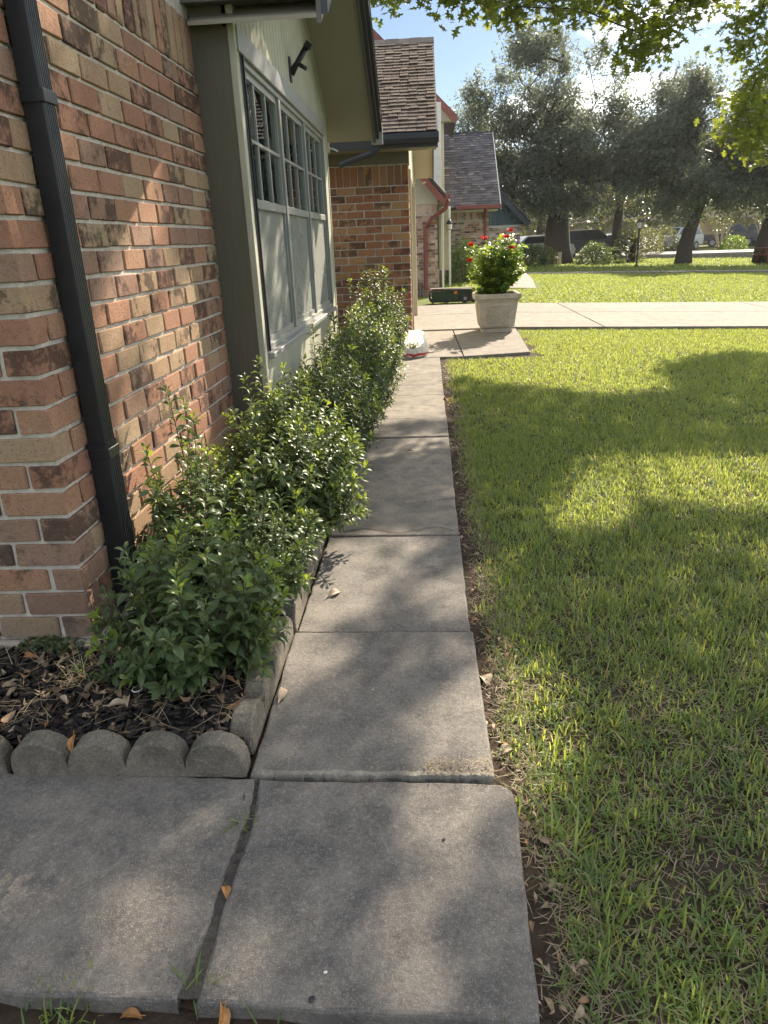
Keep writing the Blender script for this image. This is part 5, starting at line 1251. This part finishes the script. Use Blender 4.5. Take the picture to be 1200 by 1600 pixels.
def sago(label, c, h, r, n=46, trunk=.12):
    e = empty('sago_palm', c, label, 'palm', 'sago palms by the lamp post'); m = MB(); m.lathe((c[0], c[1], c[2]-.05), [(trunk*1.2, 0), (trunk, h*.4), (trunk*1.1, h*.8), (trunk*.6, h)], 10); m.build('trunk', M['bark'], e)
    VV = []; FF = []
    m = MB()
    for k in range(n):
        a = k*2.4; el = random.uniform(.1, 1.25); d = Vector((math.cos(a), math.sin(a), 0)); pts = []
        for j in range(9):
            t_ = j/8; pts.append(Vector((c[0], c[1], c[2]+h))+d*(r*math.cos(el)*t_+.25*r*t_*t_)+Vector((0, 0, r*math.sin(el)*t_-.55*r*t_*t_)))
        m.tube(pts, [.012]*8+[.004], 4, False); sd = Vector((-d.y, d.x, 0))
        for j in range(1, 9):
            for s_ in (-1, 1):
                w_ = .22*r*math.sin(math.pi*(j/9)**.7)+.04; p = pts[j]; q = p+sd*s_*w_+d*w_*.5+Vector((0, 0, .03)); t2 = (pts[j]-pts[j-1])*.55
                m.add([p-t2*.5, p+t2*.5, q+t2*.15, q-t2*.1], [(0, 1, 2, 3)])
    me = m.build('fronds', M['frond'], e); me['kind'] = 'stuff'
M['frond'] = leaf_mat('sago_frond', (.05, .075, .02), (.11, .14, .035), (.35, .38, .05), .35, .4, .5, False)
sago('low spreading sago palm right of the oak trunk', (9.55, 40.5, gz(9.5)), .35, 1.05)
sago('taller sago palm on a stout trunk left of the lamp post', (11.0, 41.5, gz(11)), .95, .75, 34, .16)
o = MB().tube([(6.6, 38.4, gz(6.6)-.05), (6.6, 38.4, .42)], .10, 10).build('stump_post', M['paleleaf'], None, (6.6, 38.4, gz(6.6))); tag(o, 'short pale wooden post in front of the oak trunk', 'post')
# lamp post
LX, LY_ = 9.35, 34.5; lz = gz(LX)
lp = empty('lamp_post', (LX, LY_, lz), 'slim black yard lamp post with lantern on the lawn', 'lamp post')
MB().tube([(LX, LY_, lz-.05), (LX, LY_, lz+1.55)], .042, 10).build('post', M['black'], lp)
MB().lathe((LX, LY_, lz), [(.08, 0), (.08, .06), (.05, .1)], 10).build('base', M['black'], lp)
hd = MB().lathe((LX, LY_, lz+1.55), [(.03, 0), (.09, .03), (.10, .05), (.06, .06)], 8).build('lantern', M['black'], lp)
MB().lathe((LX, LY_, lz+1.602), [(.085, 0), (.125, .24), (.001, .24)], 6).build('glass', M['white'], hd)
m = MB()
for k in range(6): a = k*math.pi/3; m.tube([(LX+.09*math.cos(a), LY_+.09*math.sin(a), lz+1.6), (LX+.13*math.cos(a), LY_+.13*math.sin(a), lz+1.845)], .010, 4)
m.build('cage', M['black'], hd)
MB().lathe((LX, LY_, lz+1.843), [(.16, 0), (.15, .02), (.05, .12), (.02, .13), (.015, .18), (.001, .19)], 8).build('cap', M['black'], hd)
# picnic bench at the right edge
M['redwood'] = plain('stained_redwood', (.13, .045, .03), .7, .3, .15, 6, .2, 50)
QX, QY = 16.5, 37.0; qz = gz(QX); pt = empty('picnic_table', (QX, QY, qz), 'red brown wooden picnic table at the right edge of the lawn', 'table')
for k in range(4): MB().box(QX-.85, QX+.85, QY-.36+k*.185, QY-.36+k*.185+.17, qz+.70, qz+.74, .005).build('table_plank', M['redwood'], pt)
for s_ in (-1, 1):
    for k in range(2): MB().box(QX-.85, QX+.85, QY+s_*.68-.14+k*.145, QY+s_*.68-.14+k*.145+.13, qz+.40, qz+.435, .005).build('bench_plank', M['redwood'], pt)
    x = QX+s_*.62
    for t_ in (-1, 1): MB().tube([(x, QY+t_*.72, qz-.02), (x, QY+t_*.18, qz+.70)], .05, 4).build('leg', M['redwood'], pt)
    MB().box(x-.02, x+.02, QY-.84, QY+.84, qz+.355, qz+.3995, .004).build('cross_beam', M['redwood'], pt)
# cars
def car(label, x, y, rz, paint, kind='sedan', s=1.0):
    z = gz(x)+(max(0, (y-58.2))*.028 if y > 58 else -.06); e = empty('parked_car', (x, y, z), label, 'car', 'cars parked along the street')
    e.rotation_euler = (0, 0, rz)
    def loc(o): return o
    body = {'sedan': [(-2.2, .35), (-2.25, .75), (-1.9, .95), (-1.2, 1.0), (-.65, 1.42), (.65, 1.45), (1.35, 1.02), (2.1, .88), (2.25, .6), (2.2, .32)],
            'suv': [(-2.3, .4), (-2.35, 1.0), (-2.2, 1.15), (-1.9, 1.72), (.45, 1.78), (1.15, 1.2), (2.1, 1.08), (2.3, .8), (2.25, .38)],
            'truck': [(-2.7, .5), (-2.7, 1.05), (-.55, 1.05), (-.45, 1.75), (.7, 1.78), (1.3, 1.18), (2.45, 1.08), (2.6, .75), (2.55, .45)]}[kind]
    glassp = {'sedan': [(-1.05, 1.0), (-.6, 1.36), (.6, 1.38), (1.15, 1.02)], 'suv': [(-2.0, 1.18), (-1.8, 1.64), (.38, 1.7), (.95, 1.2)], 'truck': [(-.42, 1.12), (-.36, 1.66), (.62, 1.70), (1.05, 1.2)]}[kind]
    def put(m, name, mat, par=None):
        me = bpy.data.meshes.new(name); me.from_pydata([(p[0]*s, p[1]*s, p[2]*s) for p in m.v], [], m.f); me.materials.append(mat); o = bpy.data.objects.new(name, me); link(o, par or e); return o
    m = MB(); n = len(body); w0, w1 = .90, .72
    def wat(zz): return w0 if zz < 1.0 else w0-(w0-w1)*(zz-1.0)/.75
    v = [(px_, -wat(pz), pz) for px_, pz in body]+[(px_, wat(pz), pz) for px_, pz in body]
    m.add(v, [tuple(range(n))[::-1], tuple(range(n, 2*n))]+[(i, (i+1) % n, n+(i+1) % n, n+i) for i in range(n)]); b = put(m, 'body', paint)
    for sg in (-1, 1):
        m = MB(); g = [(a, sg*(wat(c)+.006), c) for a, c in glassp]; m.add(g, [(0, 1, 2, 3) if sg > 0 else (3, 2, 1, 0)]); put(m, 'side_window', M['carglass'])
        for wx in (-1.38, 1.38):
            m = MB(); m.tube([(wx, sg*.70, .34), (wx, sg*.93, .34)], .34, 18); w = put(m, 'wheel', M['black']); m = MB(); m.tube([(wx, sg*.925, .34), (wx, sg*.94, .34)], .2, 12); put(m, 'rim', M['trimgrey'], w)
        m = MB(); m.box(body[-2][0]-.16, body[-2][0]+.01, sg*.62-.14, sg*.62+.14, body[-2][1]-.02, body[-2][1]+.12, .02); put(m, 'headlight', M['white'])
        m = MB(); m.box(body[1][0]-.01, body[1][0]+.14, sg*.68-.12, sg*.68+.12, body[1][1]-.12, body[1][1]+.02, .02); put(m, 'tail_light', M['petal'])
    wi = {'sedan': (5, 6), 'suv': (4, 5), 'truck': (4, 5)}[kind]; a, c = body[wi[0]], body[wi[1]]
    A = Vector((a[0], 0, a[1])).lerp(Vector((c[0], 0, c[1])), .1); C_ = Vector((a[0], 0, a[1])).lerp(Vector((c[0], 0, c[1])), .92)
    m = MB(); m.add([(A.x+.012, -.66, A.z+.006), (A.x+.012, .66, A.z+.006), (C_.x+.012, .80, C_.z+.006), (C_.x+.012, -.80, C_.z+.006)], [(0, 1, 2, 3)]); put(m, 'windscreen', M['carglass'])
    return e
M['carglass'] = plain('car_glass', (.02, .025, .03), .08, .8, .1, 5, 0, 40)
def paint(name, c): return plain(name, c, .25, .6, .03, 3, 0, 40)
M['p_silver'] = paint('silver_paint', (.42, .43, .44)); M['p_dark'] = paint('charcoal_paint', (.03, .033, .04)); M['p_white'] = paint('white_paint', (.7, .7, .69)); M['p_red'] = paint('dark_red_paint', (.22, .03, .03)); M['p_blue'] = paint('slate_paint', (.07, .09, .12))
car('silver sedan parked behind the oak at left', 6.4, 46.2, .15, M['p_silver'], 'sedan')
car('dark suv half hidden by the oak trunk', 10.4, 50.2, .1, M['p_dark'], 'suv')
car('white sedan behind the sago palm', 14.2, 59.6, 0.1, M['p_white'], 'sedan')
car('dark red suv just right of the oak trunk', 11.2, 55.5, .2, M['p_red'], 'suv')
car('slate blue sedan right of the lamp post', 17.6, 66, 2.7, M['p_blue'], 'sedan')
car('silver car left of the slanted trunk', 20.4, 64.0, -2.5, M['p_silver'], 'suv')
car('dark pickup truck right of the slanted trunk', 26.0, 67.5, -.3, M['p_dark'], 'truck')
car('dark suv beyond the bare crape myrtle', 30.0, 68, .2, M['p_blue'], 'suv')
# crape myrtles, pale bare stems
for i, (x, y, lb) in enumerate(((22.6, 60.5, 'pale multi stemmed crape myrtle on the far lawn'), (26.3, 61.5, 'smaller pale crape myrtle right of the other one'))):
    z = gz(x)+.06; e = empty('crape_myrtle', (x, y, z), lb, 'tree', 'crape myrtles on the far lawn'); m = MB()
    for k in range(7):
        a = k*.9; m.tube([(x+.05*math.cos(a), y+.05*math.sin(a), z-.1), (x+.3*math.cos(a), y+.3*math.sin(a), z+.9), (x+.75*math.cos(a), y+.7*math.sin(a), z+2.0)], [.06, .045, .02], 6)
    m.build('stem', M['paleleaf'], e); n = 420; a = rng.uniform(0, 6.28, n); P = np.stack([x+np.cos(a)*rng.uniform(.2, .95, n), y+np.sin(a)*rng.uniform(.2, .9, n), z+rng.uniform(1.3, 2.5, n)], -1); crown(e, P, rng.normal(size=(n, 3)), rng.uniform(.07, .14, n), QUAD, 'leaf_oak2', (x, y, z))
# houses across the street
def farhouse(label, x, y, w, wall_m, roof_m):
    z = gz(x)+.4; e = empty('far_house', (x, y, z), label, 'house', 'houses across the street')
    MB().box(x-w/2, x+w/2, y, y+7, z-.6, z+2.3).build('wall', M[wall_m], e)
    MB().prism([(y-.6, z+2.2), (y+3.5, z+4.3), (y+7.6, z+2.2)], 'x', x-w/2-.4, x+w/2+.4).build('roof', M[roof_m], e)
    for k in range(3):
        xx = x-w/2+w*(k+.5)/3
        if k == 1: MB().box(xx-.45, xx+.45, y-.03, y+.02, z-.5, z+1.6).build('door', M['trimgrey'], e)
        else: f_ = MB().box(xx-.75, xx+.75, y-.04, y+.02, z+.4, z+1.7).build('window', M['white'], e); MB().box(xx-.66, xx+.66, y-.05, y-.041, z+.48, z+1.62).build('pane', M['carglass'], f_)
farhouse('tan house across the street right of the lamp post', 19, 74, 12, 'blind', 'shingle_g'); farhouse('pale house across the street behind the parked trucks', 33, 75, 12, 'cream', 'shingle_d'); farhouse('pale house across the street behind the oak', 8, 72, 9, 'siding', 'shingle_g')

# ================================================================== THE SHADE TREE OVERHEAD
LOB = [(0, 0), (.19, .12), (.09, .26), (.37, .36), (.40, .42), (.13, .49), (.31, .68), (.09, .71), (0, 1)]
LV = [(0, .45, .03)]+[(x, y, .0) for x, y in LOB]+[(-x, y, .0) for x, y in LOB[1:-1]][::-1]
LF = [(0, i, i+1 if i < len(LV)-1 else 1) for i in range(1, len(LV))]
TB = (7.2, 8.0, gz(7.2))
edge_x = [-3, -.8, -.55, -.5, .13, .2, .56, .9, 1.3, 1.74, 2.15, 2.5, 3.0, 3.6, 4.5, 6]
edge_y = [4.4, 4.6, 5.0, 5.25, 5.4, 7.4, 7.05, 6.8, 6.4, 6.35, 6.4, 7.55, 8.4, 8.9, 8.6, 8.6]
LIT = [(1.35, 3.95, .62, .36), (1.9, 3.95, .5, .5), (.78, 3.45, .24, .22), (1.0, 3.95, .3, .26), (.42, 4.1, .09, .16), (.27, 1.80, .13, .36), (-.22, 4.42, .22, .15), (.0, 4.75, .16, .10), (-.36, 2.65, .15, .38), (-.2, 3.04, .2, .09),
       (.07, 2.52, .11, .18), (-.42, 2.03, .11, .15), (.08, 1.72, .11, .17), (.02, 1.38, .14, .02), (-.36, .94, .08, .0), (-.7, 1.08, .05, .0), (-.65, .93, .2, .0), (-1.55, 2.4, .22, .5), (-1.75, 1.9, .08, .2), (-1.05, 2.5, .5, .6), (-.75, 3.5, .2, .3), (-1.85, 1.22, .14, .24), (-2.1, .78, .14, .3), (-1.35, 1.75, .16, .10), (-1.25, 3.3, .12, .35), (-1.5, 3.6, .12, .3), (-1.75, 3.3, .1, .3), (-2.4, 2.2, .12, .35)]
def is_lit(x, y, m_=.05):
    if y > np.interp(x, edge_x, edge_y)-m_+.05: return True
    return any(((x-a)/(c+m_))**2+((y-b)/(d+m_))**2 < 1 for a, b, c, d in LIT)
CL = []; sp = .20
for gx in np.arange(-2.9, 4.8, sp):
    for gy in np.arange(-1.2, 9.0, sp):
        x, y = gx+random.uniform(-.09, .09), gy+random.uniform(-.09, .09)
        if is_lit(x, y) or (y < .3 and random.random() < .4): continue
        zmin = 4.9 if y < 3.5 else 5.3+.25*(y-3.5)
        z = random.uniform(zmin, zmin+2.0)+.25*math.sin(gx*2.1)
        t_ = (z-gz(x))/SD.z; CL.append((x+SD.x*t_, y+SD.y*t_, z))  # unseen leaf clump set up the sun ray from ground meant to be shaded
HANG = [(-0.48, 9.08, 3.76), (-0.35, 9.68, 3.98), (-0.13, 8.6, 3.71), (0.25, 8.6, 3.64), (0.39, 8.6, 3.57), (0.48, 8.6, 3.71), (0.72, 9.2, 3.65), (0.83, 8.6, 3.55), (0.9, 8.6, 3.44), (1.16, 9.2, 3.68), (1.3, 9.2, 3.6), (1.5, 9.2, 3.72), (1.57, 8.6, 3.4), (1.84, 9.2, 3.65), (2.04, 9.2, 3.57), (2.22, 9.2, 3.48), (2.18, 8.6, 3.15), (2.51, 9.2, 3.28), (2.42, 9.2, 3.12), (2.13, 8.72, 3.0), (2.43, 8.6, 3.25), (2.65, 9.2, 3.55), (2.81, 9.2, 3.62), (2.94, 9.08, 3.55), (3.94, 11.68, 4.28), (4.25, 10.92, 3.79), (4.19, 10.92, 3.52), (4.34, 10.92, 3.15), (3.94, 10.79, 3.4), (4.0, 10.79, 3.71), (4.19, 10.92, 2.76), (4.38, 11.05, 2.44), (4.06, 10.92, 2.51), (4.51, 11.3, 2.25), (4.55, 11.68, 3.07), (4.72, 11.68, 2.82), (4.45, 11.68, 2.93), (4.75, 11.68, 2.51), (4.93, 11.68, 2.25), (4.57, 11.3, 2.57), (4.65, 11.56, 3.33), (4.83, 11.68, 3.71), (4.57, 11.43, 4.09), (0.1, 9.0, 4.0), (0.6, 9.1, 4.0), (1.1, 9.0, 4.0), (1.6, 9.0, 4.0), (2.1, 9.0, 3.95), (2.6, 9.0, 3.95), (4.06, 11.43, 4.67)]
te = empty('shade_tree', TB, 'large lobed leaf oak whose leafy branches hang over the walkway and lawn', 'tree')
grow(te, [(TB[0], TB[1], -.3), (TB[0], TB[1], 1.2), (TB[0]-.1, TB[1], 2.6), (TB[0]-.5, TB[1]+.1, 4.0), (TB[0]-1.2, TB[1]+.2, 5.2)], CL+HANG, .0027, 5, 'branch', [.38, .28, .22, .17, .12], TB, .03)
C = np.array(CL); per = 36; k = np.repeat(np.arange(len(C)), per); P = C[k]+rng.normal(size=(len(k), 3))*np.array([.085, .085, .11])
pr = np.array([not is_lit(p[0]-SD.x*p[2]/SD.z, p[1]-SD.y*p[2]/SD.z, .035) for p in P]); P = P[pr]        # leaves removed along sun rays to shape the sun patches below
H = np.array(HANG); k2 = np.repeat(np.arange(len(H)), 95); P2 = H[k2]+rng.normal(size=(len(k2), 3))*np.array([.14, .20, .085])
P = np.vstack([P, P2]); n = len(P); D = rng.normal(size=(n, 3)); D[:, 2] = D[:, 2]*.5-.35
LS = rng.uniform(.07, .125, n); LS[-len(P2):] *= 1.12; n1 = n-len(P2)
LS3 = ([(0, 0, 0), (.30, .30, .03), (.20, .72, .02), (0, 1, 0), (-.20, .72, .02), (-.30, .30, .03)], [(0, 1, 2, 3), (0, 3, 4, 5)])
crown(te, P[:n1], D[:n1], LS[:n1], LS3, 'leaf_red', TB, .45)
crown(te, P[n1:], D[n1:], LS[n1:], (LV, LF), 'leaf_red', TB, .45)

# ================================================================== HAZE ADDED AS LENS GLARE, LIFTS THE FAR TREES
hz = NT('glare_haze'); pv = hz.node('VolumePrincipled'); pv.inputs['Color'].default_value = (.93, .96, 1, 1); pv.inputs['Density'].default_value = .00022; pv.inputs['Anisotropy'].default_value = .55
hz.l.new(pv.outputs[0], hz.out.inputs['Volume'])
o = MB().box(-420, 420, -90, 920, -2.0, 17.0).build('haze', hz.m); tag(o, 'thin pale haze added to stand in for lens glare', 'haze', kind='stuff')
